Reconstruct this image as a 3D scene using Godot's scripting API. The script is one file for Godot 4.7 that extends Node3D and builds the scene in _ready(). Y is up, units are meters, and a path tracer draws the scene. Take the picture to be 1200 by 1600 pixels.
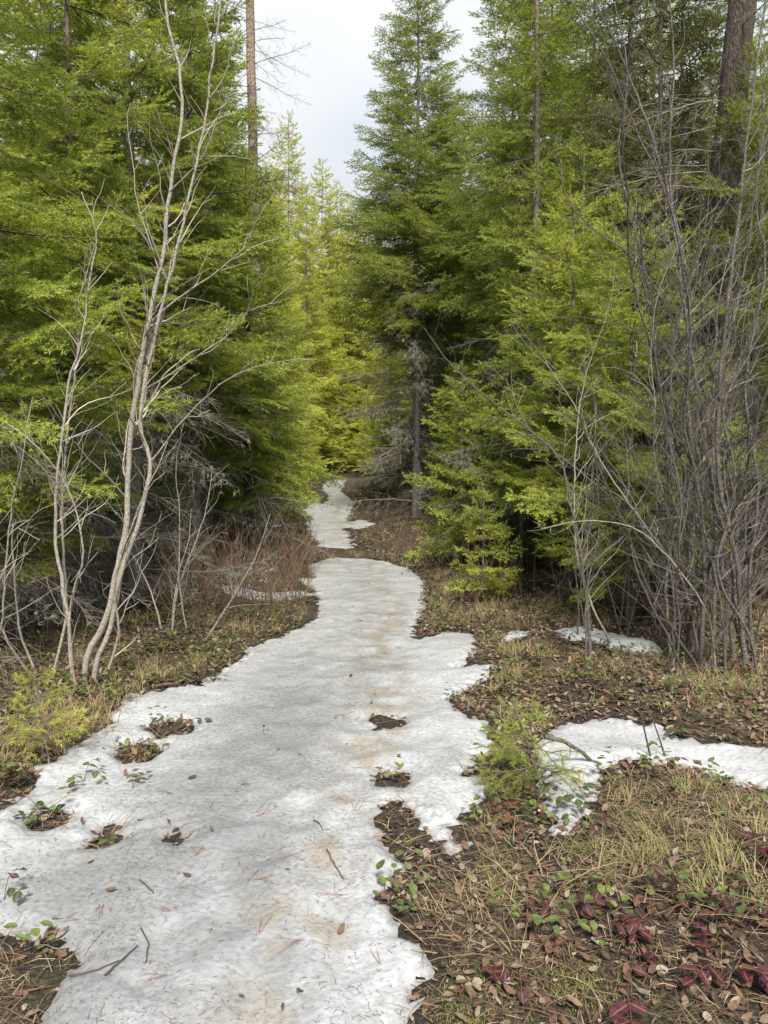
extends Node3D

# ---------------------------------------------------------------- collectors
class Acc:                                   # smooth indexed geometry (tubes, ground)
	var v := PackedVector3Array()
	var n := PackedVector3Array()
	var c := PackedColorArray()
	var i := PackedInt32Array()

class Flat:                                  # loose triangles (needles, leaves, thin twigs)
	var v := PackedVector3Array()
	var c := PackedColorArray()
	func tri(a: Vector3, b: Vector3, d: Vector3, k: Color) -> void:
		v.push_back(a); v.push_back(b); v.push_back(d)
		c.push_back(k); c.push_back(k); c.push_back(k)
	func quad(a: Vector3, b: Vector3, d: Vector3, e: Vector3, k: Color) -> void:
		tri(a, b, d, k); tri(a, d, e, k)
	func add(o: Flat, x: Transform3D) -> void:
		v.append_array(x * o.v)
		c.append_array(o.c)

var rng := RandomNumberGenerator.new()
var nz := FastNoiseLite.new()
var nf := FastNoiseLite.new()
var nc := FastNoiseLite.new()
var used := {}
var M := {}

func rr(a: float, b: float) -> float:
	return rng.randf_range(a, b)

func lin(r: float, g: float, b: float) -> Color:
	return Color(r, g, b).linear_to_srgb()

# ---------------------------------------------------------------- naming
func numbered(called: String) -> String:
	if not used.has(called):
		used[called] = 0
		return called
	used[called] += 1
	return "%s_%03d" % [called, used[called]]

func tag(o: Node3D, label: String, category: String, group := "") -> Node3D:
	o.set_meta("label", label)
	o.set_meta("category", category)
	if group:
		o.set_meta("group", group)
	return o

func thing(called: String, label: String, category: String, at := Vector3.ZERO, turn := 0.0, group := "") -> Node3D:
	var o := Node3D.new()
	o.name = numbered(called)
	add_child(o)
	o.position = at
	o.rotation.y = turn
	return tag(o, label, category, group)

func put(called: String, mesh: Mesh, mats: Array, parent: Node = null) -> MeshInstance3D:
	var o := MeshInstance3D.new()
	o.mesh = mesh
	for k in mats.size():
		if k < mesh.get_surface_count():
			o.set_surface_override_material(k, mats[k])
	if parent == null:
		o.name = numbered(called)
		add_child(o)
	else:
		o.name = called
		parent.add_child(o, true)
	return o

func kind(o: Node, k: String) -> Node:
	o.set_meta("kind", k)
	return o

func mesh_of(parts: Array) -> ArrayMesh:
	var m := ArrayMesh.new()
	for p in parts:
		if p.v.is_empty():
			continue
		var a := []
		a.resize(Mesh.ARRAY_MAX)
		a[Mesh.ARRAY_VERTEX] = p.v
		a[Mesh.ARRAY_COLOR] = p.c
		if p is Acc:
			a[Mesh.ARRAY_NORMAL] = p.n
			a[Mesh.ARRAY_INDEX] = p.i
		m.add_surface_from_arrays(Mesh.PRIMITIVE_TRIANGLES, a)
	return m

# ---------------------------------------------------------------- tubes
func pts3(s: String) -> PackedVector3Array:
	var o := PackedVector3Array()
	for w in s.split(" ", false):
		var q := w.split_floats(",")
		o.push_back(Vector3(q[0], q[1], q[2]))
	return o

func pts2(s: String) -> PackedVector2Array:
	var o := PackedVector2Array()
	for w in s.split(" ", false):
		var q := w.split_floats(",")
		o.push_back(Vector2(q[0], q[1]))
	return o

func smooth(p: PackedVector3Array, step: float, wob := 0.0) -> PackedVector3Array:
	var o := PackedVector3Array()
	for k in p.size() - 1:
		var a := p[maxi(k - 1, 0)]
		var d := p[mini(k + 2, p.size() - 1)]
		var n := maxi(1, int(p[k].distance_to(p[k + 1]) / step))
		for j in n:
			var q := p[k].cubic_interpolate(p[k + 1], a, d, float(j) / n)
			if o.size() > 0:
				q += Vector3(rr(-wob, wob), 0, rr(-wob, wob))
			o.push_back(q)
	o.push_back(p[-1])
	return o

func tube(A: Acc, p: PackedVector3Array, r0: float, r1: float, sides: int, k0: Color, k1: Color, bump := 0.0, flare := 0.0) -> void:
	var base := A.v.size()
	var n := p.size()
	var u := Vector3.ZERO
	for k in n:
		var d := (p[mini(k + 1, n - 1)] - p[maxi(k - 1, 0)]).normalized()
		if k == 0:
			u = d.cross(Vector3(0.3, 0.1, 0.9)).normalized()
		u = (u - d * u.dot(d)).normalized()
		var w := d.cross(u)
		var t := float(k) / (n - 1)
		var r := lerpf(r0, r1, t)
		if flare > 0.0:
			r += flare * exp(-t * n * 0.9)
		var col := k0.lerp(k1, t)
		for s in sides:
			var an := TAU * s / sides
			var dir := u * cos(an) + w * sin(an)
			var q := r * (1.0 + rr(-bump, bump))
			A.v.push_back(p[k] + dir * q)
			A.n.push_back(dir)
			A.c.push_back(col)
	for k in n - 1:
		for s in sides:
			var a := base + k * sides + s
			var b := base + k * sides + (s + 1) % sides
			A.i.append_array(PackedInt32Array([a, a + sides, b, b, a + sides, b + sides]))

func rod(F: Flat, p: PackedVector3Array, r0: float, r1: float, k: Color) -> void:   # three-sided thin twig
	var n := p.size()
	var last := []
	for j in n:
		var d := (p[mini(j + 1, n - 1)] - p[maxi(j - 1, 0)]).normalized()
		var u := d.cross(Vector3(0.31, 0.87, 0.4)).normalized()
		var w := d.cross(u)
		var r := lerpf(r0, r1, float(j) / (n - 1))
		var ring := [p[j] + u * r, p[j] + (u * -0.5 + w * 0.87) * r, p[j] + (u * -0.5 - w * 0.87) * r]
		if j > 0:
			for s in 3:
				F.quad(last[s], ring[s], ring[(s + 1) % 3], last[(s + 1) % 3], k)
		last = ring

# ---------------------------------------------------------------- fir branches
func needles(F: Flat, a: Vector3, b: Vector3, step: float, nl: float, nw: float, k: Color, flatness: float) -> void:
	var d := b - a
	var L := d.length()
	if L < 0.005:
		return
	d /= L
	var side := d.cross(Vector3.UP).normalized()
	var up := side.cross(d)
	var n := maxi(2, int(L / step))
	for j in n:
		var q := a + d * (L * (j + rr(0, 1)) / n)
		var an := rr(0, TAU)
		var out := side * cos(an) + up * (sin(an) * flatness)
		var nd := (d * rr(0.35, 0.8) + out).normalized()
		var s := nd.cross(Vector3(rr(-1, 1), rr(-1, 1), rr(-1, 1))).normalized() * (nw * 0.5)
		var l := nl * rr(0.7, 1.2)
		var m := rr(0.82, 1.18)
		var c := Color(k.r * m, k.g * m, k.b * m)
		F.tri(q - s, q + s, q + nd * l, c)
	for j in 3:
		var nd := (d + side * rr(-0.4, 0.4) + up * rr(-0.3, 0.3)).normalized()
		var s := nd.cross(up + side * rr(-1, 1)).normalized() * (nw * 0.5)
		F.tri(b - s, b + s, b + nd * nl, k)

# one live branch along +x with fans of needled twigs; returns [needles, wood]
func make_branch(L: float, sd: int, step: float, nl: float, nw: float, gap: float) -> Array:
	rng.seed = sd
	var F := Flat.new()
	var W := Flat.new()
	var wood := Color(0.11, 0.085, 0.06)
	var sag := rr(0.16, 0.34)
	var lift := sag * rr(0.7, 1.05)
	var wz := rr(-0.12, 0.12)
	var ax := func(t: float) -> Vector3:
		return Vector3(L * t, L * (-sag * t + lift * t * t), L * wz * sin(t * 2.6))
	var line := PackedVector3Array()
	var nseg := maxi(4, int(L / 0.16))
	for k in nseg + 1:
		line.push_back(ax.call(float(k) / nseg))
	rod(W, line, 0.0012 + 0.0078 * L, minf(0.0016, 0.0008 + 0.002 * L), wood)
	var n := int(L * 0.9 / gap)
	var sgn := 1.0
	for k in n:
		var t := 0.1 + 0.9 * (k + rr(0.0, 0.9)) / n
		var p: Vector3 = ax.call(t)
		var d: Vector3 = (ax.call(minf(t + 0.02, 1.0)) - ax.call(t - 0.02)).normalized()
		sgn = -sgn
		var sv := d.cross(Vector3.UP).normalized() * sgn
		var an := deg_to_rad(rr(42, 66))
		var dir := (d * cos(an) + sv * sin(an) + Vector3.UP * rr(-0.3, 0.18)).normalized()
		if rng.randf() < 0.26:
			dir = (d * 0.6 + Vector3.UP * rr(-0.7, 0.8) + sv * 0.4).normalized()
		var l := (L * 0.36 * pow(1.0 - t, 0.75) * smoothstep(0.0, 0.3, t + 0.06) + 0.07) * rr(0.6, 1.15)
		var tone := rr(0.6, 1.22)
		var k1 := Color(tone * rr(0.92, 1.08), tone, tone * rr(0.8, 1.1))
		var mid := p + dir * l * 0.55 + Vector3(0, rr(-0.03, 0.02) * l, 0)
		var tip := p + dir * l + d * l * 0.16 + Vector3(0, rr(-0.14, 0.05) * l, 0)
		rod(W, PackedVector3Array([p, mid, tip]), 0.0022 + l * 0.003, 0.001, wood)
		var bare := 0.35 if t < 0.3 else 0.08
		needles(F, p.lerp(mid, bare), mid, step, nl, nw, k1, 0.6)
		var tipk := rr(1.05, 1.6)
		var k2 := Color(k1.r * tipk * 1.04, k1.g * tipk, k1.b * 1.1)
		needles(F, mid, tip, step, nl, nw, k2, 0.6)
		if l > 0.13:
			var ns := int(l / (gap * 1.25))
			var s2 := 1.0
			for j in ns:
				var u := 0.18 + 0.78 * (j + rr(0, 0.8)) / ns
				s2 = -s2
				var q := p.lerp(mid, u / 0.55) if u < 0.55 else mid.lerp(tip, (u - 0.55) / 0.45)
				var sv2 := dir.cross(Vector3.UP).normalized() * s2
				var a2 := deg_to_rad(rr(38, 60))
				var d2 := (dir * cos(a2) + sv2 * sin(a2) + Vector3.UP * rr(-0.3, 0.22)).normalized()
				var l2 := (l * 0.42 * (1.0 - u) + 0.045) * rr(0.7, 1.2)
				var e := q + d2 * l2
				rod(W, PackedVector3Array([q, e]), 0.0014, 0.0008, wood)
				needles(F, q, e, step, nl, nw, k1.lerp(k2, u), 0.65)
	needles(F, ax.call(0.7), ax.call(1.0), step * 0.7, nl, nw, Color(1.12, 1.08, 1.0), 0.7)
	return [F, W]

# a dead, fine-twigged lower branch, some with grey-green lichen
func make_dead(L: float, sd: int, lichen: float) -> Flat:
	rng.seed = sd
	var W := Flat.new()
	var p := Vector3.ZERO
	var d := Vector3(1, rr(-0.2, 0.1), 0)
	var line := PackedVector3Array([p])
	var n := maxi(4, int(L / 0.12))
	for k in n:
		d = (d + Vector3(rr(-0.1, 0.1), rr(-0.12, 0.09), rr(-0.14, 0.14))).normalized()
		p += d * L / n
		line.push_back(p)
	var tone := rr(0.8, 1.2)
	var k0 := Color(0.18 * tone, 0.158 * tone, 0.132 * tone)
	rod(W, line, 0.004 + 0.004 * L, 0.0012, k0)
	var twigs := int(L / 0.055)
	for j in twigs:
		var t := 0.15 + 0.85 * (j + rng.randf()) / twigs
		var f := t * n
		var q := line[int(f)].lerp(line[mini(int(f) + 1, n)], f - int(f)) if int(f) < n else line[n]
		var td := Vector3(rr(0.3, 0.9), rr(-0.75, 0.35), rr(-1, 1)).normalized()
		var l := L * 0.38 * (1.05 - t) * rr(0.4, 1.2) + 0.06
		var tw := PackedVector3Array([q])
		for m in 4:
			td = (td + Vector3(rr(-0.2, 0.25), rr(-0.25, 0.12), rr(-0.25, 0.25))).normalized()
			tw.push_back(tw[-1] + td * l / 4)
		rod(W, tw, 0.0021, 0.0009, k0 * rr(0.8, 1.25))
		for m in int(l / 0.07):
			var b := tw[rng.randi_range(1, 3)]
			var e := b + (td + Vector3(rr(-0.8, 0.8), rr(-0.8, 0.4), rr(-0.8, 0.8))).normalized() * rr(0.04, 0.14)
			rod(W, PackedVector3Array([b, e]), 0.0013, 0.0007, k0 * rr(0.8, 1.3))
		if rng.randf() < lichen:
			tuft(W, tw[rng.randi_range(0, 4)], rr(0.012, 0.035), 0.6)
			if lichen > 0.5:
				tuft(W, tw[rng.randi_range(1, 4)] + Vector3(0, -0.03, 0), rr(0.03, 0.06), 1.8)
	return W

func tuft(W: Flat, q: Vector3, s: float, hang: float) -> void:     # a tuft of lichen
	var g := rr(0.8, 1.2)
	for m in 9:
		var a := q + Vector3(rr(-1, 1), rr(-0.5, 0.5), rr(-1, 1)) * s * 0.5
		var e := a + Vector3(rr(-1, 1), rr(-1, 0.6) * hang, rr(-1, 1)) * s
		var w := Vector3(rr(-1, 1), rr(-1, 1), rr(-1, 1)).normalized() * s * 0.13
		W.tri(a - w, a + w, e, Color(0.2 * g, 0.215 * g, 0.165 * g))

var near_b := {}
var mid_b := {}
var far_b := {}
var fine_b := {}
var dead_b := []
const SIZES := [0.4, 0.75, 1.15, 1.6, 2.1]

func library() -> void:
	var s := 100
	for L in SIZES:
		near_b[L] = []
		mid_b[L] = []
		far_b[L] = []
		for k in 2:
			s += 1
			near_b[L].append(make_branch(L, s, 0.0050, 0.033, 0.0078, 0.037))
			mid_b[L].append(make_branch(L, s + 50, 0.0100, 0.045, 0.0115, 0.048))
			far_b[L].append(make_branch(L, s + 90, 0.024, 0.08, 0.024, 0.075))
	for L in [0.16, 0.3]:
		fine_b[L] = [make_branch(L, 71, 0.0019, 0.024, 0.0021, 0.03), make_branch(L, 72, 0.0019, 0.024, 0.0021, 0.03)]
	for k in 6:
		dead_b.append(make_dead([0.9, 1.3, 1.7, 1.1, 1.5, 2.0][k], 300 + k, [0.25, 0.15, 0.3, 0.9, 0.9, 0.8][k]))

var shared := {}

func branch_mesh(lib: String, L: float, k: int) -> ArrayMesh:
	var key := "%s%.2f_%d" % [lib, L, k]
	if not shared.has(key):
		var b: Array = {"near": near_b, "mid": mid_b, "fine": fine_b}[lib][L][k]
		shared[key] = mesh_of(b)
	return shared[key]

func dead_mesh(k: int) -> ArrayMesh:
	if not shared.has("dead%d" % k):
		shared["dead%d" % k] = mesh_of([dead_b[k]])
	return shared["dead%d" % k]

func size_for(L: float) -> float:
	var best := 0.4
	for s in SIZES:
		if absf(log(s / L)) < absf(log(best / L)):
			best = s
	return best

# a fir: trunk, live branches, dead lower branches.  lod "near": each branch is a part; else the crown is one part
# o: H height, R longest branch, r trunk radius, live (height share where live branches begin), dead (share of dead ones), lichen, tint, bark
func fir(root: Node3D, o: Dictionary) -> void:
	rng.seed = o.seed
	var H: float = o.H
	var R: float = o.R
	var lod: String = o.get("lod", "near")
	var lib: Dictionary = {"near": near_b, "mid": mid_b, "far": far_b, "fine": fine_b}[lod if lod != "nearmid" else "mid"]
	var split: bool = lod == "near" or lod == "nearmid" or lod == "fine"
	var lean: Vector3 = o.get("lean", Vector3.ZERO)
	var tr := Acc.new()
	var line := PackedVector3Array()
	var nr := maxi(6, int(H / 0.45))
	var w1 := rr(0, 6.0)
	for k in nr + 1:
		var t := float(k) / nr
		line.push_back(Vector3(0, H * t - 0.05, 0) + lean * t + Vector3(sin(t * 7.0 + w1), 0, cos(t * 5.0 + w1)) * 0.012 * H * t * (1.0 - t))
	var r0: float = o.get("r", H * 0.0075 + 0.012)
	tube(tr, line, r0, 0.006, 12 if split else 8, Color.WHITE, Color.WHITE, 0.07, r0 * 0.35)
	put("trunk", mesh_of([tr]), [M[o.get("bark", "bark_grey")]], root)
	var at := func(h: float) -> Vector3:
		var f := clampf(h / H, 0.0, 0.999) * nr
		return line[int(f)].lerp(line[int(f) + 1], f - int(f))
	var F := Flat.new()
	var W := Flat.new()
	var D := Flat.new()
	var live: float = o.get("live", 0.08) * H
	var gap: float = o.get("gap", 0.3) 
	var h := live
	var ph := rr(0, TAU)
	while h < H - 0.04:
		var s := (h - live) / (H - live)
		var nb := 5 if s < 0.85 else 4
		ph += rr(0.4, 1.0)
		for k in nb:
			var hh := minf(h + rr(-0.3, 0.3) * gap, H - 0.03)
			var s2 := clampf((hh - live) / (H - live), 0, 1)
			var L := R * pow(1.0 - s2, o.get("taper", 0.8)) * lerpf(0.72, 1.0, smoothstep(0.0, 0.12, s2)) * rr(0.68, 1.12) + 0.12
			var sz := size_for(L)
			if lod == "fine":
				L -= 0.06
				sz = 0.16 if L < 0.22 else 0.3
			var vi := rng.randi_range(0, 1)
			var az := ph + TAU * k / nb + rr(-0.35, 0.35)
			var pitch: float = lerpf(rr(-0.45, 0.16), rr(0.35, 0.8), pow(s2, 1.6)) + o.get("rise", 0.0)
			var b := Basis(Vector3.UP, az) * Basis(Vector3.BACK, pitch) * Basis(Vector3.RIGHT, rr(-0.6, 0.6))
			b = b.scaled_local(Vector3.ONE * (L / sz) * Vector3(1, 1, rr(0.85, 1.1)))
			var x := Transform3D(b, at.call(hh))
			if rng.randf() < o.get("gaps", 0.0):
				continue
			if split:
				var mi := put("branch", branch_mesh("mid" if lod == "nearmid" else lod, sz, vi), [M[o.tint if rng.randf() < 0.7 else o.get("tint2", o.tint)], M.twig], root)
				mi.transform = x
			else:
				F.add(lib[sz][vi][0], x)
				W.add(lib[sz][vi][1], x)
		h += gap * rr(0.8, 1.2) * (1.0 if s < 0.7 else 0.75)
	var nd: int = o.get("dead", 0)
	var dtop: float = o.get("dead_top", 0.0) * H
	if dtop <= 0.0:
		dtop = live + 0.12 * H
	for k in nd:
		var hh := rr(0.3, dtop)
		var vi := rng.randi_range(0, 2) if rng.randf() > o.get("lichen", 0.1) else rng.randi_range(3, 5)
		var b := Basis(Vector3.UP, rr(0, TAU)) * Basis(Vector3.BACK, rr(-0.35, 0.15)) * Basis(Vector3.RIGHT, rr(-1, 1))
		var x := Transform3D(b.scaled(Vector3.ONE * rr(0.65, 1.15) * o.get("dead_len", 1.0)), at.call(hh))
		if split:
			put("dead_branch", dead_mesh(vi), [M.dead], root).transform = x
		else:
			D.add(dead_b[vi], x)
	if not split:
		put("crown", mesh_of([F, W]), [M[o.tint], M.twig], root)
		if nd > 0:
			kind(put("dead_branch", mesh_of([D]), [M.dead], root), "stuff")

# ---------------------------------------------------------------- bare deciduous stems
func twiggery(W: Flat, line: PackedVector3Array, r0: float, r1: float, t0: float, every: float, len: float, depth: int, k: Color) -> void:
	var total := 0.0
	for j in line.size() - 1:
		total += line[j].distance_to(line[j + 1])
	var n := int(total * (1.0 - t0) / every)
	for j in n:
		var t := t0 + (1.0 - t0) * (j + rng.randf()) / n
		var f := minf(t * (line.size() - 1), line.size() - 1.01)
		var p := line[int(f)].lerp(line[int(f) + 1], f - int(f))
		var d := (line[int(f) + 1] - line[int(f)]).normalized()
		var an := rr(0, TAU)
		var u := d.cross(Vector3(0.2, 0.3, 0.9)).normalized()
		var out := u * cos(an) + d.cross(u) * sin(an)
		var a := deg_to_rad(rr(28, 62))
		var dir := (d * cos(a) + out * sin(a) + Vector3.UP * 0.15).normalized()
		var l := len * rr(0.35, 1.2) * (1.15 - 0.7 * t)
		var segs := clampi(int(l / 0.07), 3, 12)
		var tw := PackedVector3Array([p])
		for m in segs:
			dir = (dir + Vector3(rr(-0.27, 0.27), rr(-0.2, 0.24), rr(-0.27, 0.27))).normalized()
			tw.push_back(tw[-1] + dir * l / segs)
		var ra := clampf(lerpf(r0, r1, t) * 0.55, 0.0014, 0.0022 + l * 0.006)
		var kk := k * rr(0.5, 1.65)
		rod(W, tw, ra, 0.0009, kk)
		if depth > 0:
			twiggery(W, tw, ra, 0.001, 0.15, 0.1 + 0.06 * depth, l * 0.45, depth - 1, k)

func stem(root: Node3D, s: String, r0: float, r1: float, mat: String, col: Color, every := 0.16, len := 0.55, t0 := 0.25, depth := 1) -> void:
	var line := smooth(pts3(s), 0.09, 0.006)
	for k in line.size():
		line[k] -= root.position
	var A := Acc.new()
	tube(A, line, r0, r1, 8, Color.WHITE, Color.WHITE, 0.08, r0 * 0.4)
	var o := put("stem", mesh_of([A]), [M[mat]], root)
	var W := Flat.new()
	twiggery(W, line, r0, r1, t0, every, len, depth, col)
	if mat != "bark_black":
		for k in int(line.size() * 0.5):
			tuft(W, line[rng.randi_range(0, line.size() - 1)] + Vector3(rr(-1, 1), 0, rr(-1, 1)) * r0 * 0.6, rr(0.006, 0.016), 0.4)
	if not W.v.is_empty():
		kind(put("twig", mesh_of([W]), [M.wood], o), "stuff")

# a stem that grows by itself
func wild(p: Vector3, lean: Vector3, l: float, bend: float) -> String:
	var s := ""
	var d := (Vector3.UP + lean).normalized()
	var n := maxi(4, int(l / 0.35))
	for k in n + 1:
		s += "%.3f,%.3f,%.3f " % [p.x, p.y, p.z]
		d = (d + Vector3(rr(-bend, bend), rr(-0.03, 0.12), rr(-bend, bend)) + lean * 0.05).normalized()
		p += d * l / n
	return s

# ---------------------------------------------------------------- ground
const MAIN := "-0.06,-1.69 0.07,-2.00 0.09,-2.07 0.06,-2.10 0.12,-2.16 0.15,-2.30 0.15,-2.45 0.12,-2.49 0.08,-2.31 0.04,-2.27 0.05,-2.43 0.00,-2.47 0.01,-2.67 0.10,-2.74 0.05,-2.82 0.00,-2.91 -0.01,-3.10 0.00,-3.33 0.09,-3.39 0.16,-3.34 0.17,-3.13 0.22,-2.94 0.18,-2.73 0.26,-2.77 0.34,-2.97 0.29,-3.10 0.37,-3.34 0.48,-3.46 0.52,-3.61 0.40,-3.66 0.43,-3.80 0.58,-3.96 0.64,-4.25 0.59,-4.47 0.43,-4.78 0.47,-5.06 0.79,-5.42 0.87,-5.82 0.68,-5.78 0.47,-5.59 0.75,-6.12 0.86,-6.81 0.62,-7.06 0.23,-6.58 0.33,-7.58 0.48,-8.49 0.55,-10.51 0.31,-11.85 0.00,-12.43 -0.40,-12.98 -0.91,-13.08 -1.25,-11.93 -0.96,-10.51 -1.26,-10.45 -0.87,-9.55 -0.72,-8.29 -0.72,-7.58 -0.82,-7.20 -0.94,-6.71 -1.16,-6.32 -1.15,-5.98 -1.21,-5.52 -1.31,-5.42 -1.25,-5.19 -1.38,-5.06 -1.55,-4.90 -1.70,-4.65 -1.63,-4.36 -1.66,-4.10 -1.69,-3.83 -1.75,-3.69 -1.60,-3.44 -1.61,-3.30 -1.63,-3.16 -1.66,-3.02 -1.99,-2.94 -1.99,-2.62 -1.65,-2.30 -1.29,-2.33 -1.14,-2.27 -1.03,-2.28 -1.04,-2.15 -1.03,-2.00 -0.95,-1.69"
const PATCHES := ["0.85,-4.00 1.01,-4.25 1.20,-4.39 1.29,-4.30 1.49,-4.39 1.50,-4.25 1.61,-4.15 1.70,-4.00 1.88,-3.87 2.18,-3.85 2.36,-3.66 1.93,-3.41 1.71,-3.48 1.61,-3.63 1.51,-3.72 1.39,-3.66 1.23,-3.70 1.11,-3.58 0.99,-3.51 0.95,-3.34 0.76,-3.02 0.69,-2.82 0.64,-2.89 0.72,-3.04 0.76,-3.31 0.76,-3.59",
	"-1.96,-8.79 -1.84,-9.15 -1.42,-9.01 -1.08,-9.55 -0.92,-9.15 -1.21,-8.70 -1.50,-8.61", "1.04,-6.63 1.21,-6.89 1.36,-6.63 1.18,-6.41", "1.56,-6.71 1.99,-6.89 2.15,-6.63 2.31,-6.19 2.14,-5.89 1.83,-6.14 1.53,-6.23"]
const FAR := ["-1.26,-15.27 -0.63,-15.08 -0.90,-17.36 -1.08,-19.13 -1.05,-22.05 -1.05,-25.31 -1.72,-29.14 -1.89,-35.19 -2.68,-35.19 -2.46,-29.95 -1.93,-27.22 -1.95,-22.55 -2.10,-20.16 -1.66,-17.36", "-1.00,-19.13 -0.68,-20.61 -0.25,-19.42 -0.64,-18.29", "-2.45,-21.72 -2.41,-25.31 -2.00,-24.34 -2.03,-21.24"]
const HOLES := ["-1.64,-2.38 -1.16,-2.31 -1.02,-2.29 -1.01,-2.12 -1.03,-2.01 -1.04,-1.74", "-0.95,-3.10 -0.90,-3.13 -0.83,-3.12 -0.85,-3.02 -0.90,-3.03", "-1.22,-3.04 -1.15,-3.12 -1.10,-3.06 -1.15,-2.97 -1.20,-2.95", "-0.01,-3.69 0.05,-3.74 0.07,-3.63 0.02,-3.57", "-0.04,-4.45 0.02,-4.59 0.06,-4.53 0.00,-4.34", "-0.79,-2.08 -0.75,-2.12 -0.73,-2.09 -0.76,-2.05", "-1.42,-3.96 -1.34,-4.15 -1.26,-4.03 -1.32,-3.83", "-1.53,-3.10 -1.48,-3.23 -1.40,-3.19 -1.43,-3.03", "-1.38,-4.36 -1.22,-4.45 -1.15,-4.34 -1.28,-4.20"]
const GX0 := -4.5
const GZ0 := -17.5
const GS := 0.025
var GW := 0
var GH := 0
var mask := PackedFloat32Array()
var FW := 0
var fmask := PackedFloat32Array()
const FX0 := -4.0
const FZ0 := -40.0
const FS := 0.1

func fill_poly(a: PackedFloat32Array, w: int, h: int, x0: float, z0: float, st: float, poly: PackedVector2Array, val: float) -> PackedFloat32Array:
	for j in h:
		var z := z0 + (j + 0.5) * st
		var xs := []
		for k in poly.size():
			var p := poly[k]
			var q := poly[(k + 1) % poly.size()]
			if (p.y <= z) != (q.y <= z):
				xs.append(p.x + (z - p.y) / (q.y - p.y) * (q.x - p.x))
		xs.sort()
		for k in range(0, xs.size() - 1, 2):
			for i in range(clampi(int((xs[k] - x0) / st), 0, w), clampi(int((xs[k + 1] - x0) / st) + 1, 0, w)):
				a[j * w + i] = val
	return a

func blur(a: PackedFloat32Array, w: int, h: int, r: int) -> PackedFloat32Array:
	var o := a.duplicate()
	for j in h:
		var s := 0.0
		for i in range(-r, w):
			if i + r < w: s += a[j * w + i + r]
			if i - r - 1 >= 0: s -= a[j * w + i - r - 1]
			if i >= 0: o[j * w + i] = s / (2 * r + 1)
	var b := o.duplicate()
	for i in w:
		var s := 0.0
		for j in range(-r, h):
			if j + r < h: s += o[(j + r) * w + i]
			if j - r - 1 >= 0: s -= o[(j - r - 1) * w + i]
			if j >= 0: b[j * w + i] = s / (2 * r + 1)
	return b

func sample(a: PackedFloat32Array, w: int, x0: float, z0: float, st: float, x: float, z: float) -> float:
	var h := a.size() / w
	var fx := (x - x0) / st - 0.5
	var fz := (z - z0) / st - 0.5
	if fx < 0 or fz < 0 or fx >= w - 1 or fz >= h - 1:
		return 0.0
	var i := int(fx)
	var j := int(fz)
	var u := fx - i
	var q := j * w + i
	return lerpf(lerpf(a[q], a[q + 1], u), lerpf(a[q + w], a[q + w + 1], u), fz - j)

func path_x(D: float) -> float:
	var k := [0.0, -0.5, 3.0, -0.4, 6.5, -0.15, 11.0, -0.3, 14.0, -0.6, 17.0, -1.1, 22.0, -1.6, 30.0, -2.1, 36.0, -2.4, 50.0, -1.5, 200.0, 0.0]
	for j in range(0, k.size() - 2, 2):
		if D < k[j + 2]:
			return lerpf(k[j + 1], k[j + 3], clampf((D - k[j]) / (k[j + 2] - k[j]), 0, 1))
	return 0.0

func rise(D: float) -> float:
	return 1.3 * smoothstep(14.0, 42.0, D) + maxf(0.0, D - 42.0) * 0.04 - 0.06 * exp(-pow((D - 15.0) / 1.0, 2.0))

func gh(x: float, z: float) -> float:
	var D := -z
	var e := absf(x - path_x(D))
	var off := smoothstep(0.7, 2.0, e)
	return rise(D) + off * (0.1 + nz.get_noise_2d(x * 60.0, z * 60.0) * 0.1) + nf.get_noise_2d(x * 14.0, z * 14.0) * (0.012 + 0.03 * off) + maxf(0.0, e - 3.0) * 0.03

func snow_cover(x: float, z: float) -> float:
	var m := sample(mask, GW, GX0, GZ0, GS, x, z)
	if z < -14.5:
		m = maxf(m, sample(fmask, FW, FX0, FZ0, FS, x, z))
	return m

func sh(x: float, z: float) -> float:       # snow surface above the ground; below zero where bare
	var m := snow_cover(x, z)
	var edge := nf.get_noise_2d(x * 60.0, z * 60.0) * 0.34 + nf.get_noise_2d(x * 170.0 + 50.0, z * 170.0) * 0.3 + nf.get_noise_2d(x * 420.0, z * 420.0 + 9.0) * 0.16
	var mm := m + edge * minf(1.0, 2.2 * (1.0 - absf(2.0 * m - 1.0)))
	var t := 0.011 * smoothstep(0.36, 0.66, mm) + 0.03 * smoothstep(0.45, 1.05, mm) - 0.006
	t += nf.get_noise_2d(x * 42.0, z * 42.0) * 0.009 + nf.get_noise_2d(x * 120.0, z * 120.0) * 0.003 + nf.get_noise_2d(x * 300.0, z * 300.0) * 0.003 * (1.0 - m)
	t -= 0.02 * smoothstep(0.42, 0.12, nc.get_noise_2d(x * 1.35, z) * 0.5 + 0.5) * exp(-pow((x - path_x(-z) - 0.1) / 0.6, 2.0)) * m
	return t if m > 0.02 else -0.03

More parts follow.
